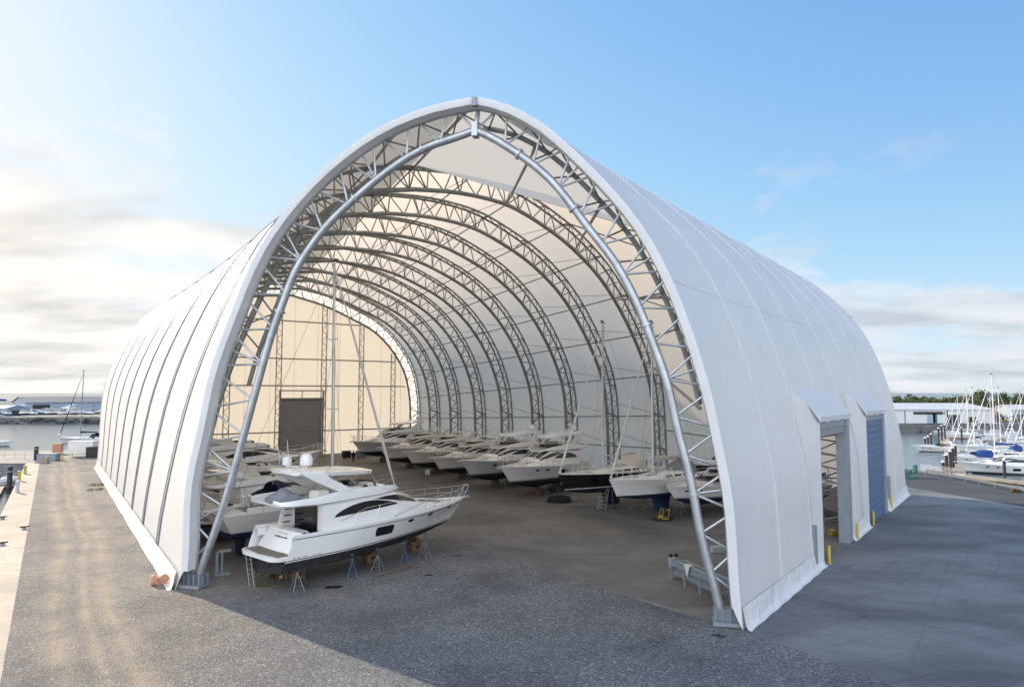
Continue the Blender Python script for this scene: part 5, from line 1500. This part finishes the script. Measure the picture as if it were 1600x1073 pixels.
simple_box('power_cabinet','orange and grey electric cabinet beyond the end of the drive','cabinet',90,709,(1.4,.9,1.7),'orange',.2,'yellow')
simple_box('skip','grey blue covered skip at the end of the left quay','skip',76,719,(2.8,1.5,1.0),'steel',.1,'steel')
simple_box('site_cabin','white cabin on legs beside the moored sailing yacht','cabin',130,713,(4.0,2.0,2.0),'cabin',.06,'white',legs=.5)
simple_box('van','dark van parked at the far end of the drive behind the shed corner','van',158,714,(4,1.8,1.6),'black',.1,'black')
root = thing('concrete_block', 'pale concrete wedge block where the left quay meets the drive', 'concrete block', G(65,723), .2); mb = MB(); mb.prism_xz([(-.9,0),(.9,0),(.9,.9),(.5,1.0)], -.4, .4); mb.build('block', M['path'], root); mb = MB(); mb.tube((.6,0,.95),(.75,0,1.25),.04,5); mb.build('lifting_eye', M['galv'], root)
for (px, py, h, lb) in ((56,719,2.1,'thick dark timber pile at the end of the left quay'),(14,770,3.4,'dark timber pile in the water beside the left quay')):
    root = thing('pile', lb, 'pile', G(px,py, 0 if px > 40 else -2.6), 0, 'dark piles by the left quay'); mb = MB(); mb.lathe((0,0,-2), [(.3,0),(.3,2+h),(.22,2.06+h)], 10); mb.build('post', M['pile'], root, smooth=True); mb = MB(); mb.lathe((0,0,h*.8), [(.31,0),(.33,.03),(.33,.12),(.31,.15)], 10); mb.build('band', M['galv_dk'], root)
root = thing('handrail', 'thin grey handrail along the far left cross quay', 'railing', G(0,716), 0)
a_, b_ = G(-40,716), G(54,716); 
mb = MB(); L_ = (b_-a_).length; ox = a_.x-G(0,716).x
for z in (1.1,.6): mb.tube((ox,0,z),(ox+L_,0,z),.025,5)
mb.build('rail', M['galv'], root)
for k in range(7): mb = MB(); mb.tube((ox+L_*k/6,0,0),(ox+L_*k/6,0,1.9 if k == 6 else 1.1),.03,5); mb.build('post', M['galv'], root)
# quay fender timbers / pontoon on the left
root = thing('pontoon', 'grey floating pontoon beside the left quay', 'pontoon', G(-5,790,-2.6), AZ(-33.6)); mb = MB(); mb.box((0,1.0,.3),(40,1.8,.5)); mb.build('deck', M['teak'], root); mb = MB(); mb.box((0,1.95,.25),(40,.1,.3)); mb.build('fender', M['rubber'], root)
sail_yacht('sailing_yacht', 'moored sailing yacht with dark mast and navy sail cover beyond the left cross quay', G(170,703,-4.45), math.radians(176), L=14, B=4, hull_col='gel_grey', mast_h=17.3, keel_d=1.3, lift=0, boom_cover='canvas_navy', hood='canvas_navy', afloat=True, furl='canvas_navy', mast_mat='galv_dk', detail=1)
sport_boat('motor_boat', 'small boat with dark grey cover moored at the left edge, nearest the quay', G(-22,742,-3.3), AZ(52), L=8, B=2.8, lift=0, canvas='canvas_grey')
sport_boat('motor_boat', 'white motor boat at the left edge beside the dark pile', G(-62,775,-3.3), AZ(50), L=8.5, B=2.8, lift=0, hull_col='gel')
sport_boat('motor_boat', 'white boat with navy bow cover moored beyond the cross quay at the left edge', G(-45,702,-3.3), AZ(85), L=10, B=3, lift=0, canvas='canvas_navy')
# ---- far left shore
def land_slab(name, pts, z0, z1, mat): mb = MB(); mb.prism(pts, z0, z1); return struct(mb.build(name, mat))
land_slab('far_shore', [(-520,292),(-300,288),(-150,292),(-40,300),(60,330),(60,430),(-520,430)], -5, .2, M['concrete'])
# riprap bank
mb = MB(); r = random.Random(4)
for k in range(900):
    x = -470+ k*.55; y = 290+r.random()*3-(1.5 if -340 < x < -100 else 0)+max(0,(x+150)/14)*.8
    s_ = .4+.6*r.random()**2; mb.lathe((x,y,-2.6+r.random()*2.4), [(s_*.3,-s_*.5),(s_,-s_*.1),(s_*.8,s_*.4),(s_*.2,s_*.65)], 5)
o = mb.build('rocks', M['rock']); o['kind'] = 'stuff'; tag(o, 'dark rock bank along the far left shore', 'rocks')
def gabled(name, label, x0, x1, y0, y1, eave, ridge, wall, roof, along_x=True, opening=None, ridge_f=.5, windows=(), door=None, cat='shed'):
    root = thing(name, label, cat, ((x0+x1)/2, (y0+y1)/2, .2)); hx, hy = (x1-x0)/2, (y1-y0)/2
    mb = MB(); mb.prism([(-hx,-hy),(hx,-hy),(hx,hy),(-hx,hy)], 0, eave)
    if along_x:
        for sx in (-hx, hx): mb.poly([(sx,-hy,eave),(sx,hy,eave),(sx,0,ridge-.05)])
    else:
        for sy in (-hy, hy): mb.poly([(-hx,sy,eave),(hx,sy,eave),(0,sy,ridge-.05)])
    mb.build('wall', M[wall], root); mb = MB(); o = .5; t = .25
    if along_x: mb.loft([[(sx,-hy-o,eave-.1),(sx,0,ridge),(sx,hy+o,eave-.1),(sx,hy+o,eave+t-.1),(sx,0,ridge+t),(sx,-hy-o,eave+t-.1)] for sx in (-hx-o,hx+o)], closed=True, caps=True)
    else: mb.loft([[(-hx-o,sy,eave-.1),(0,sy,ridge),(hx+o,sy,eave-.1),(hx+o,sy,eave+t-.1),(0,sy,ridge+t),(-hx-o,sy,eave+t-.1)] for sy in (-hy-o,hy+o)], closed=True, caps=True)
    mb.build('roof', M[roof], root)
    for (wx, wz, ww, wh, mt) in windows:
        mb = MB(); mb.box((wx,-hy-.03,wz),(ww,.12,wh)); mb.build('window' if mt == 'glass' else ('door' if mt != 'black' else 'doorway'), M[mt], root)
    return root
X = lambda px, d: (px-800)/FPX*d
bh = gabled('boat_hall', 'big pale blue boat hall on the far left shore with grey roof', X(52,350), X(175,350), 332, 362, 5.6, 8.2, 'shed_blue', 'shed_roof', True, windows=((-14,2.4,7,4.6,'black'),(8,2.2,.3,4.4,'shed_roof'),(14,2.2,.3,4.4,'shed_roof')))
bh.rotation_euler = (0,0,math.radians(46))
gabled('low_shed', 'low white blue shed at the far left edge of the opposite shore', X(-60,318), X(41,318), 306, 320, 3.2, 4.4, 'shed_blue', 'roof_light', True, windows=((20,1.4,4,2.4,'black'),(10,1.4,3,2,'black')))
gabled('brown_building', 'long brown roofed building behind the low white blue shed', X(-80,380), X(60,380), 366, 384, 3.4, 5.6, 'brick', 'shed_roof', True, windows=((10,1.8,3,1.4,'glass'),(22,1.8,3,1.4,'glass')))
root = thing('blue_tank', 'blue storage tank at the far left edge beyond the sheds', 'tank', (X(0,390),390,.2)); mb = MB(); mb.lathe((0,0,0), [(4,0),(4,6.2),(3.6,6.6),(.5,7)], 18); mb.build('shell', M['canvas_blue'], root, smooth=True); mb = MB(); mb.tube((0,-4.1,0),(0,-4.1,6.4),.15,5); mb.build('ladder', M['galv'], root)
# ---- boats standing on the far left shore
proto = sport_boat('motor_boat', 'white boat with grey canvas on the far left shore, at the left edge', (X(6,300),300,.2), math.radians(200), L=8.5, B=3.0, lift=.9, canvas='canvas_grey', group='boats laid up on the far left shore')
desc = [(20,'small white boat in front of the low white blue shed on the far shore',.8,170),(33,'white boat between the two sheds of the far left shore',.9,20),(60,'white boat before the pale gable of the big blue boat hall',.85,160),(72,'white boat beside the dark doorway of the big boat hall',.9,30),(84,'white boat just right of the doorway of the big boat hall',1.0,195),(94,'small white boat left of the moored yacht mast on the far shore',.8,10),(104,'white boat right of the moored yacht mast on the far shore',.95,170),(140,'white boat before the right end of the big boat hall',1.0,15),(151,'white boat partly hidden by the white shed on the far shore',.9,190)]
for px, lb, sc, ang in desc:
    c = copy_tree(proto); d = 298+R_.random()*6; c.location = (X(px,d), d, .2); c.rotation_euler = (0,0,math.radians(ang)); c.scale = (sc*.95,)*3; c['label'] = lb
motor_yacht('motor_yacht', 'white flybridge yacht laid up before the big boat hall on the far left shore', (X(128,304),304,.2), math.radians(175), .8, detail=1, spring=.5)
for px, sc in ((10,1.5),(27,1.8)):
    pass
# ---- right marina
land_slab('far_bank', [(60,222),(135,226),(240,232),(420,240),(420,900),(60,900),(20,500),(20,240)], -5, 0, M['concrete'])
mb = MB(); r = random.Random(9)
for k in range(420):
    x = 98+k*.36; s_ = .3+.4*r.random(); mb.lathe((x, 223+.04*(x-60)+r.random()*2, -2.6+r.random()*2.2), [(s_*.3,-s_*.5),(s_,-s_*.1),(s_*.8,s_*.4),(s_*.2,s_*.6)], 5)
o = mb.build('rocks', M['rock']); o['kind'] = 'stuff'; tag(o, 'dark rock and timber bank below the white warehouse across the water', 'rocks')
gabled('warehouse', 'long low white warehouse with a strip window across the water', X(1385,235), X(1541,235), 232, 262, 4.6, 6.4, 'shed_white', 'roof_light', True,
   windows=((X(1440,235)-X(1463,235),3.45,X(1464,235)-X(1416,235),.9,'black'),(X(1443,235)-X(1463,235),1.7,2.6,3.2,'shed_blue'),(X(1449,235)-X(1463,235),1.7,1.4,3.2,'green_paint'),(X(1477,235)-X(1463,235),1.5,4.2,2.8,'black'),(X(1506,235)-X(1463,235),1.2,3.4,2.0,'black'),(X(1403,235)-X(1463,235),2.2,.3,4.4,'shed_roof'),(X(1468,235)-X(1463,235),2.2,.35,4.5,'shed_roof')), cat='warehouse')
gabled('brick_house', 'small terracotta building among the trees right of the white warehouse', X(1545,262), X(1560,262), 262, 268, 2.6, 4.2, 'brick', 'brick', True, windows=((0,1.2,1.2,1.0,'glass'),), cat='house')
gabled('white_house', 'white roofed shed at the right edge behind the marina masts', X(1578,255), X(1625,255), 255, 265, 4.0, 5.6, 'shed_blue', 'roof_light', True, windows=((-2,1.6,2,1.4,'glass'),))
# trees
def tree_proto(seed, label, mat, h=9.0, w=4.5):
    r = random.Random(seed); root = thing('tree', label, 'tree', (0,0,0), 0, 'trees behind the white warehouse')
    mb = MB(); mb.polytube([(0,0,-.3),(.1,0,h*.25),(.2,.1,h*.5),(.1,.2,h*.8)], [.3,.24,.16,.05], 6)
    for k in range(5):
        a = r.random()*2*PI; z = h*(.25+.1*k); mb.polytube([(.1,0,z),(w*.35*math.cos(a),w*.35*math.sin(a),z+h*.14),(w*.6*math.cos(a),w*.6*math.sin(a),z+h*.2)], [.12,.08,.03], 5)
    mb.build('trunk', M['bark'], root, smooth=True)
    cl = []
    for k in range(24):
        a = r.random()*2*PI; f = r.random(); z = h*(.22+.72*r.random()); rad = w*math.sqrt(max(.05,1-((z/h-.52)/.5)**2))*math.sqrt(f)
        cl.append((Vector((rad*math.cos(a), rad*math.sin(a), z)), .8+1.1*r.random()))
    mb = MB()
    for c, s_ in cl:
        for k in range(60):
            v = Vector((r.gauss(0,1),r.gauss(0,1),r.gauss(0,.8))); v.normalize(); p = c+v*s_*(.6+.45*r.random())
            u = Vector((r.gauss(0,1),r.gauss(0,1),r.gauss(0,1))).normalized(); w_ = u.cross(v+Vector((.01,.02,.5))).normalized(); q = .22+.25*r.random()
            mb.poly([p-u*q, p+w_*q*.8, p+u*q, p-w_*q*.8])
    mb.build('crown', M[mat], root); return root
tp_ = [tree_proto(11, 'broad dark green tree', 'leaf', 9.5, 5.2), tree_proto(12, 'rounded olive tree', 'leaf_dry', 8.0, 4.6), tree_proto(13, 'tall dark green tree', 'leaf', 10.5, 4.4)]
tl = []
for row_, (d, n, x0, x1, hs) in enumerate(((285,17,1385,1665,.72),(315,17,1380,1680,.86),(350,17,1380,1690,1.0))):
    for k in range(n): tl.append((lerp(x0,x1,(k+.5*(row_%2)+R_.random()*.5)/n), d+R_.random()*20, hs*(.82+.36*R_.random()), row_))
kinds = ['broad dark green tree','rounded olive tree','tall dark green tree']
for i, (px, d, s_, rw) in enumerate(tl):
    kd_ = i if i < 3 else R_.choice((0,0,1,2)); kd_ = kd_ % 3
    o = tp_[kd_] if i < 3 else copy_tree(tp_[kd_])
    o.location = (X(px,d), d, -.2); o.rotation_euler = (0,0,R_.random()*6.28); o.scale = (s_*1.12, s_*1.12, s_*(1.0+.05*R_.random()))
    o['label'] = '%s of the tree belt behind the white warehouse, in its %s row' % (kinds[kd_], ['front','middle','rear'][rw])
    o['group'] = '%ss in the %s row of the tree belt' % (kinds[kd_], ['front','middle','rear'][rw])
# low scrub along the far bank
mb = MB(); r = random.Random(21)
for k in range(2600):
    x = 150+r.random()*110; d = 243+r.random()*26
    if x < X(1545,235): continue
    p = Vector((x, d, r.random()**1.5*2.6)); q = .3+.4*r.random(); u = Vector((r.gauss(0,1),r.gauss(0,1),r.gauss(0,1))).normalized(); w_ = u.cross(Vector((.3,.2,1))).normalized()
    mb.poly([p-u*q, p+w_*q*.8, p+u*q, p-w_*q*.8])
o = mb.build('scrub', M['leaf_dry']); o['kind'] = 'stuff'; tag(o, 'low olive scrub along the far bank right of the warehouse', 'scrub')
# pontoons
def pontoon(lb, pa, pb, w=2.0, z=-2.6):
    d = pb-pa; root = thing('pontoon', lb, 'pontoon', pa, math.atan2(d.y,d.x)); ln = d.length
    mb = MB(); mb.box((ln/2,0,.32),(ln,w,.3)); mb.build('deck', M['path'], root); mb = MB()
    k = 0
    while k*4 < ln: mb.box((k*4+1.2,0,.05),(2.4,w*.9,.35)); k += 1
    mb.build('float', M['rubber'], root); return root
W = lambda px, py: G(px, py, -2.6)
pontoon('nearest pale pontoon of the right marina, in front of the white motor cruiser', W(1496,745), W(1720,772))
pontoon('long walkway pontoon of the right marina leading away between the boats', W(1500,738), W(1474,685), 2.4)
pontoon('short pontoon with three dark piles at the outer end of the right marina', W(1444,697), W(1500,700))
pontoon('rear pontoon of the right marina among the distant masts', W(1468,684), W(1640,690))
def pile(px, py, ytop, lb, r=.22, mat='pile'):
    p = W(px, py); t = (math.hypot(p.x,p.y)); h = (py-ytop)/FPX*p.y
    root = thing('pile', lb, 'pile', p, 0, 'dark mooring piles of the right marina'); mb = MB(); mb.lathe((0,0,-2), [(r,0),(r,2+h),(r*.6,2.05+h)], 10); mb.build('post', M[mat], root, smooth=True)
    mb = MB(); mb.lathe((0,0,h-.1), [(r*1.1,0),(r*1.1,.08),(.05,.35)], 10); mb.build('cap', M['white'], root)
for a_ in ((1475,757,722,'thick navy mooring pile nearest the guard rail'),(1480.5,751,711,'dark mooring pile, second from the guard rail'),(1486,741,705,'dark mooring pile, third from the guard rail'),(1490,735,700,'dark mooring pile, fourth from the guard rail'),(1494,728,696,'dark mooring pile, farthest of the near cluster'),(1570,744,719,'dark mooring pile beside the bow of the near white motor cruiser'),(1446,701,684,'left one of the three piles on the outer pontoon'),(1450.5,700,682,'middle one of the three piles on the outer pontoon'),(1455.5,699,678,'right one of the three piles on the outer pontoon'),(1467,691,669,'pile at the left end of the rear pontoon'),(1472,691,665,'second pile of the rear pontoon'),(1477,688,664,'third pile of the rear pontoon'),(1503,690,668,'pile among the middle yachts of the right marina')): pile(*a_)
mg = 'boats moored in the right marina'
def moor(o, px, py, ang, sc, lb): o.location = W(px,py)+Vector((0,0,o.location.z)); o.rotation_euler = (0,0,math.radians(ang)); o.scale = (sc,)*3; o['label'] = lb; o['group'] = mg; return o
my = motor_yacht('motor_yacht', 'x', (0,0,-.75-.62), 0, 1, detail=1, spring=.5, hardtop=False, hull_col='gel', win='slot', lift=.0)
my.location.z = -.62
moor(my, 1660, 741, 174, .92, 'near white motor cruiser along the front pontoon of the right marina')
sp = sport_boat('motor_boat', 'x', (0,0,-.65), 0, L=9.5, B=3.2, lift=0)
moor(sp, 1498, 706, 172, 1.0, 'white sports cruiser beside the outer pontoon of the right marina')
spc = sport_boat('motor_boat', 'x', (0,0,-.65), 0, L=9.0, B=3.0, lift=0, canvas='canvas_blue')
moor(spc, 1570, 726, 170, 1.15, 'white cabin boat with blue canopy left of the big blue sail cover')
sb = sail_yacht('sailing_yacht', 'x', (0,0,-1.85), 0, L=13, B=4, hull_col='gel', mast_h=15.2, keel_d=1.3, lift=0, boom_cover='canvas_blue', hood='canvas_blue', afloat=True, detail=1, mast_mat='mast_white')
moor(sb, 1618, 716, 172, 1.0, 'sailing yacht with tallest white mast and blue sail cover in the right marina')
sw_ = sail_yacht('sailing_yacht', 'x', (0,0,-1.85), 0, L=12.5, B=3.8, hull_col='gel', mast_h=14.5, keel_d=1.3, lift=0, boom_cover='canvas_cream', hood='canvas_grey', afloat=True, detail=1, mast_mat='mast_white')
def sail_at(proto, mast_px, wl, ytop, ang, lb, first=False):
    o = proto if first else copy_tree(proto); p = W(mast_px, wl); d = p.y
    z = CAMH+(613-ytop)/FPX*d; s_ = min(1.15, max(.55, (z+1.3)/16.5))
    q = Vector((math.cos(math.radians(ang)), math.sin(math.radians(ang)), 0)); base = 7.4*s_
    o.location = p-q*base; o.location.z = -2.6-1.85*s_; o.scale = (s_,)*3; o.rotation_euler = (0,0,math.radians(ang)); o['label'] = lb; o['group'] = mg
sail_at(sw_, 1521, 704, 594, 172, 'white masted sailing yacht in the middle of the right marina, left of the blue canopy', True)
for a_ in ((sw_,1566,701,595,8,'sailing yacht with mast just left of the tallest mast'),(sw_,1511,684,600,174,'distant sailing yacht with white mast right of the warehouse opening'),(sw_,1515,681,612,10,'distant sailing yacht whose mast stands close behind another'),(sw_,1497,682,609,172,'distant sailing yacht with mast before the middle of the warehouse'),(sb,1558,676,624,12,'distant sailing yacht with thin mast near the terracotta building'),(sw_,1488,677,632,170,'distant sailing yacht with short mast at the left of the mast group'),(sb,1597,690,606,172,'sailing yacht with mast at the right edge of the photo'),(sw_,1619,705,590,172,'sailing yacht just beyond the right edge of the marina view'),(sb,1540,690,640,8,'sailing yacht with short mast and blue cover, behind the middle yachts')): sail_at(*a_)
for pr, px, py, ang, sc, lb in ((my,1625,729,174,.85,'white motor yacht with dark windows behind the near cruiser'),(my,1560,697,172,.72,'white motor yacht in the middle of the right marina'),(my,1545,689,10,.7,'white motor yacht with arch, behind the outer pontoon boats'),(my,1530,682,174,.68,'distant white motor yacht below the warehouse opening'),(my,1592,697,172,.75,'white motor yacht right of the tallest mast'),(my,1610,684,8,.75,'distant white motor yacht at the right edge'),(my,1575,682,172,.7,'distant white motor yacht below the white roofed shed'),
   (sp,1552,712,172,1.0,'white sports boat in front of the middle motor yacht'),(sp,1530,696,8,1.0,'white sports boat close to the outer piles'),(sp,1513,694,174,.95,'small white sports boat at the outer end of the middle berths'),(spc,1545,703,174,1.0,'white boat with blue canopy in the middle berths'),(spc,1605,706,172,1.0,'white boat with blue canopy right of the tallest mast'),(spc,1515,687,6,.9,'distant boat with blue canopy beside the rear pontoon'),(sp,1420,673.5,178,.9,'small white boat moored below the far warehouse, left one'),(sp,1450,674.5,176,1.0,'small white boat moored below the far warehouse, right one'),(sp,1590,738,172,1.0,'white sports boat behind the near motor cruiser'),(spc,1490,692,172,.85,'boat with blue canopy nearest the rear piles')):
    moor(copy_tree(pr), px, py, ang, sc, lb);
for pr, px, py, ang, sc, lb in ((sp,1608,722,172,1.0,'white sports boat between the near motor yachts at the right edge'),(my,1585,711,173,.66,'small white motor yacht beside the big blue sail cover'),(spc,1560,716,8,.9,'boat with blue canopy below the mast of the blue covered yacht'),(sp,1500,699,174,.85,'small white boat against the outer pontoon'),(sp,1533,688,8,.95,'white boat behind the middle motor yacht'),(my,1505,680,172,.62,'distant white motor yacht left of the white masts'),(sp,1485,681,174,.9,'distant small white boat below the warehouse doorway'),(spc,1555,684,172,.9,'distant boat with blue canopy below the terracotta building'),(my,1620,692,173,.7,'distant white motor yacht beyond the right mast'),(sp,1570,691,172,1.0,'white boat just behind the tallest mast'),(sp,1470,676,178,.8,'small white boat moored at the rear pontoon end'),(sp,1630,700,172,1.0,'white boat at the right edge behind the blue canopy boat')):
    moor(copy_tree(pr), px, py, ang, sc, lb)
for a_ in ((sw_,1529,679,640,172,'distant sailing yacht with short thin mast below the trees'),(sw_,1583,679,618,10,'distant sailing yacht with mast right of the tallest mast'),(sw_,1548,683,612,172,'distant sailing yacht with mast before the terracotta building'),(sb,1606,697,598,174,'sailing yacht with blue cover whose mast rises at the photo edge'),(sw_,1476,676,640,8,'distant sailing yacht with the leftmost mast of the marina')): sail_at(*a_)
# ================================================================== SKY, SUN, CAMERA
def setup_world():
    w = bpy.data.worlds.new('World'); scene.world = w; w.use_nodes = True
    nt = w.node_tree; bg = nt.nodes['Background']
    sky = nt.nodes.new('ShaderNodeTexSky'); sky.sky_type = 'NISHITA'; sky.sun_disc = False
    sky.sun_elevation = math.radians(SUN_EL); sky.sun_rotation = math.radians(SUN_AZ)
    sky.air_density = 1.0; sky.dust_density = .45; sky.ozone_density = 1.6; sky.altitude = 10
    tc = nt.nodes.new('ShaderNodeTexCoord')
    sep = N(nt, 'ShaderNodeSeparateXYZ'); nt.links.new(tc.outputs['Generated'], sep.inputs[0])
    # project the view direction onto a cloud layer so clouds flatten towards the horizon
    zc = N(nt, 'ShaderNodeMath', operation='MAXIMUM'); nt.links.new(sep.outputs['Z'], zc.inputs[0]); zc.inputs[1].default_value = 0.0
    za = N(nt, 'ShaderNodeMath', operation='ADD'); nt.links.new(zc.outputs[0], za.inputs[0]); za.inputs[1].default_value = .16
    dv = N(nt, 'ShaderNodeVectorMath', operation='DIVIDE'); nt.links.new(tc.outputs['Generated'], dv.inputs[0])
    cb = N(nt, 'ShaderNodeCombineXYZ')
    for k in range(3): nt.links.new(za.outputs[0], cb.inputs[k])
    nt.links.new(cb.outputs[0], dv.inputs[1])
    mp = N(nt, 'ShaderNodeMapping'); nt.links.new(dv.outputs[0], mp.inputs['Vector']); mp.inputs['Location'].default_value = CLOUD_OFF; mp.inputs['Scale'].default_value = (1, 1, .0)
    n1 = N(nt, 'ShaderNodeTexNoise', Scale=1.15, Detail=9, Roughness=.56, Distortion=.25); nt.links.new(mp.outputs[0], n1.inputs['Vector'])
    # coverage: more cloud low down and to the left, clear blue high on the right
    el = N(nt, 'ShaderNodeMapRange'); nt.links.new(sep.outputs['Z'], el.inputs[0])
    el.inputs[1].default_value = .02; el.inputs[2].default_value = .38; el.inputs[3].default_value = .17; el.inputs[4].default_value = -.23
    az = N(nt, 'ShaderNodeMapRange'); nt.links.new(sep.outputs['X'], az.inputs[0]); az.inputs[1].default_value = -.55; az.inputs[2].default_value = .25; az.inputs[3].default_value = .15; az.inputs[4].default_value = .0
    s1 = N(nt, 'ShaderNodeMath', operation='ADD'); nt.links.new(n1.outputs['Fac'], s1.inputs[0]); nt.links.new(el.outputs[0], s1.inputs[1])
    s2 = N(nt, 'ShaderNodeMath', operation='ADD'); nt.links.new(s1.outputs[0], s2.inputs[0]); nt.links.new(az.outputs[0], s2.inputs[1])
    # added cloud cover behind the viewer, unseen, bright to lift the shaded sides
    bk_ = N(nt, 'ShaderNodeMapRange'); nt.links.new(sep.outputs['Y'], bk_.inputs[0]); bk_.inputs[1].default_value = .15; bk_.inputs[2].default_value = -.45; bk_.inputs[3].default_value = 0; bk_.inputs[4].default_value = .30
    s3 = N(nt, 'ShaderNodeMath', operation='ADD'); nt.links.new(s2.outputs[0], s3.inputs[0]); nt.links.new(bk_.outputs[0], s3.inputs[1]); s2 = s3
    cov = ramp(nt, s2.outputs[0], [(.50, (0,0,0)), (.62, (.75,.75,.75)), (.75, (1,1,1))])
    n2 = N(nt, 'ShaderNodeTexNoise', Scale=1.7, Detail=6, Roughness=.5); 
    mp2 = N(nt, 'ShaderNodeMapping'); nt.links.new(dv.outputs[0], mp2.inputs['Vector']); mp2.inputs['Location'].default_value = (3.1,1.7,0); mp2.inputs['Scale'].default_value = (.7,1.0,0)
    nt.links.new(mp2.outputs[0], n2.inputs['Vector'])
    ccol = ramp(nt, n2.outputs['Fac'], [(.36, CL_DARK), (.52, CL_LIT), (.75, CL_HI)])
    # cloud brightness towards the sun
    dt = N(nt, 'ShaderNodeVectorMath', operation='DOT_PRODUCT'); nt.links.new(tc.outputs['Generated'], dt.inputs[0]); dt.inputs[1].default_value = SUN_VEC
    gl = N(nt, 'ShaderNodeMapRange'); nt.links.new(dt.outputs['Value'], gl.inputs[0]); gl.inputs[1].default_value = .1; gl.inputs[2].default_value = 1; gl.inputs[3].default_value = .9; gl.inputs[4].default_value = 1.1
    fl = N(nt, 'ShaderNodeMapRange'); nt.links.new(sep.outputs['Y'], fl.inputs[0]); fl.inputs[1].default_value = .1; fl.inputs[2].default_value = -.5; fl.inputs[3].default_value = 1; fl.inputs[4].default_value = BACK_FILL  # extra gain on the added clouds behind the viewer, filling the shade
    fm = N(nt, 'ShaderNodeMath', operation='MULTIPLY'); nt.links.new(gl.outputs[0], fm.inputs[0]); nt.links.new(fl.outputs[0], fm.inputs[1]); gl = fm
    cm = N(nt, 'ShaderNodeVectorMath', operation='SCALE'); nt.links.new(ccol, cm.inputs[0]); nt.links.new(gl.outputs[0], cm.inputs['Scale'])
    # soft shoulder so the glow round the sun stays below clipping, and a slightly deeper blue
    sp = N(nt, 'ShaderNodeSeparateColor'); nt.links.new(sky.outputs[0], sp.inputs[0]); cbn = N(nt, 'ShaderNodeCombineColor')
    for k, g in enumerate(SKY_GAIN):
        m1 = N(nt, 'ShaderNodeMath', operation='MULTIPLY'); nt.links.new(sp.outputs[k], m1.inputs[0]); m1.inputs[1].default_value = g
        m2 = N(nt, 'ShaderNodeMath', operation='MULTIPLY'); nt.links.new(m1.outputs[0], m2.inputs[0]); nt.links.new(m1.outputs[0], m2.inputs[1])
        m3 = N(nt, 'ShaderNodeMath', operation='MULTIPLY_ADD'); nt.links.new(m2.outputs[0], m3.inputs[0]); m3.inputs[1].default_value = 1/SKY_MAX[k]**2; m3.inputs[2].default_value = 1
        m4 = N(nt, 'ShaderNodeMath', operation='SQRT'); nt.links.new(m3.outputs[0], m4.inputs[0])
        m5 = N(nt, 'ShaderNodeMath', operation='DIVIDE'); nt.links.new(m1.outputs[0], m5.inputs[0]); nt.links.new(m4.outputs[0], m5.inputs[1])
        nt.links.new(m5.outputs[0], cbn.inputs[k])
    sk = cbn
    wt = N(nt, 'ShaderNodeMapRange'); nt.links.new(dt.outputs['Value'], wt.inputs[0]); wt.inputs[1].default_value = .45; wt.inputs[2].default_value = .95
    cw = mix(nt, wt.outputs[0], cm.outputs[0], mix(nt, 1.0, cm.outputs[0], (1.10,1.0,.88), 'MULTIPLY'))
    col = mix(nt, cov, sk.outputs[0], cw)
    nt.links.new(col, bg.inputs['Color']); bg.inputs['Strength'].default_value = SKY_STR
EXPO = 1.66; BACK_FILL = 2.9; SUN_EL = 24.0; SUN_AZ = -50.5; SKY_STR = .15; SKY_GAIN = (.43,.575,.93); SKY_MAX = (2.15,2.2,2.28)
CL_DARK = (1.32,1.42,1.56); CL_LIT = (1.86,1.95,2.08); CL_HI = (2.2,2.22,2.24); CLOUD_OFF = (0.35,0.9,0)
e, a = math.radians(SUN_EL), math.radians(SUN_AZ)
SUN_VEC = (math.sin(a)*math.cos(e), math.cos(a)*math.cos(e), math.sin(e))
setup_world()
ld = bpy.data.lights.new('sun', 'SUN'); ld.energy = 2.1; ld.angle = math.radians(.6); ld.color = (1.0,.84,.64)
lo = bpy.data.objects.new('sun', ld); COL.objects.link(lo); lo.rotation_euler = Vector(SUN_VEC).to_track_quat('Z','Y').to_euler(); lo.location = (-60,60,60)
cd = bpy.data.cameras.new('camera'); cd.lens = 24; cd.sensor_width = 36; cd.clip_end = 60000; cd.clip_start = .3
co = bpy.data.objects.new('camera', cd); COL.objects.link(co); co.location = (0,0,CAMH); co.rotation_euler = (PI/2+PITCH, 0, 0)
scene.camera = co
vs = scene.view_settings; vs.view_transform = 'Standard'; vs.look = 'None'; vs.gamma = 1; vs.exposure = EXPO
scene.cycles.max_bounces = 8; scene.cycles.diffuse_bounces = 5; scene.cycles.transmission_bounces = 6; scene.cycles.sample_clamp_indirect = 6
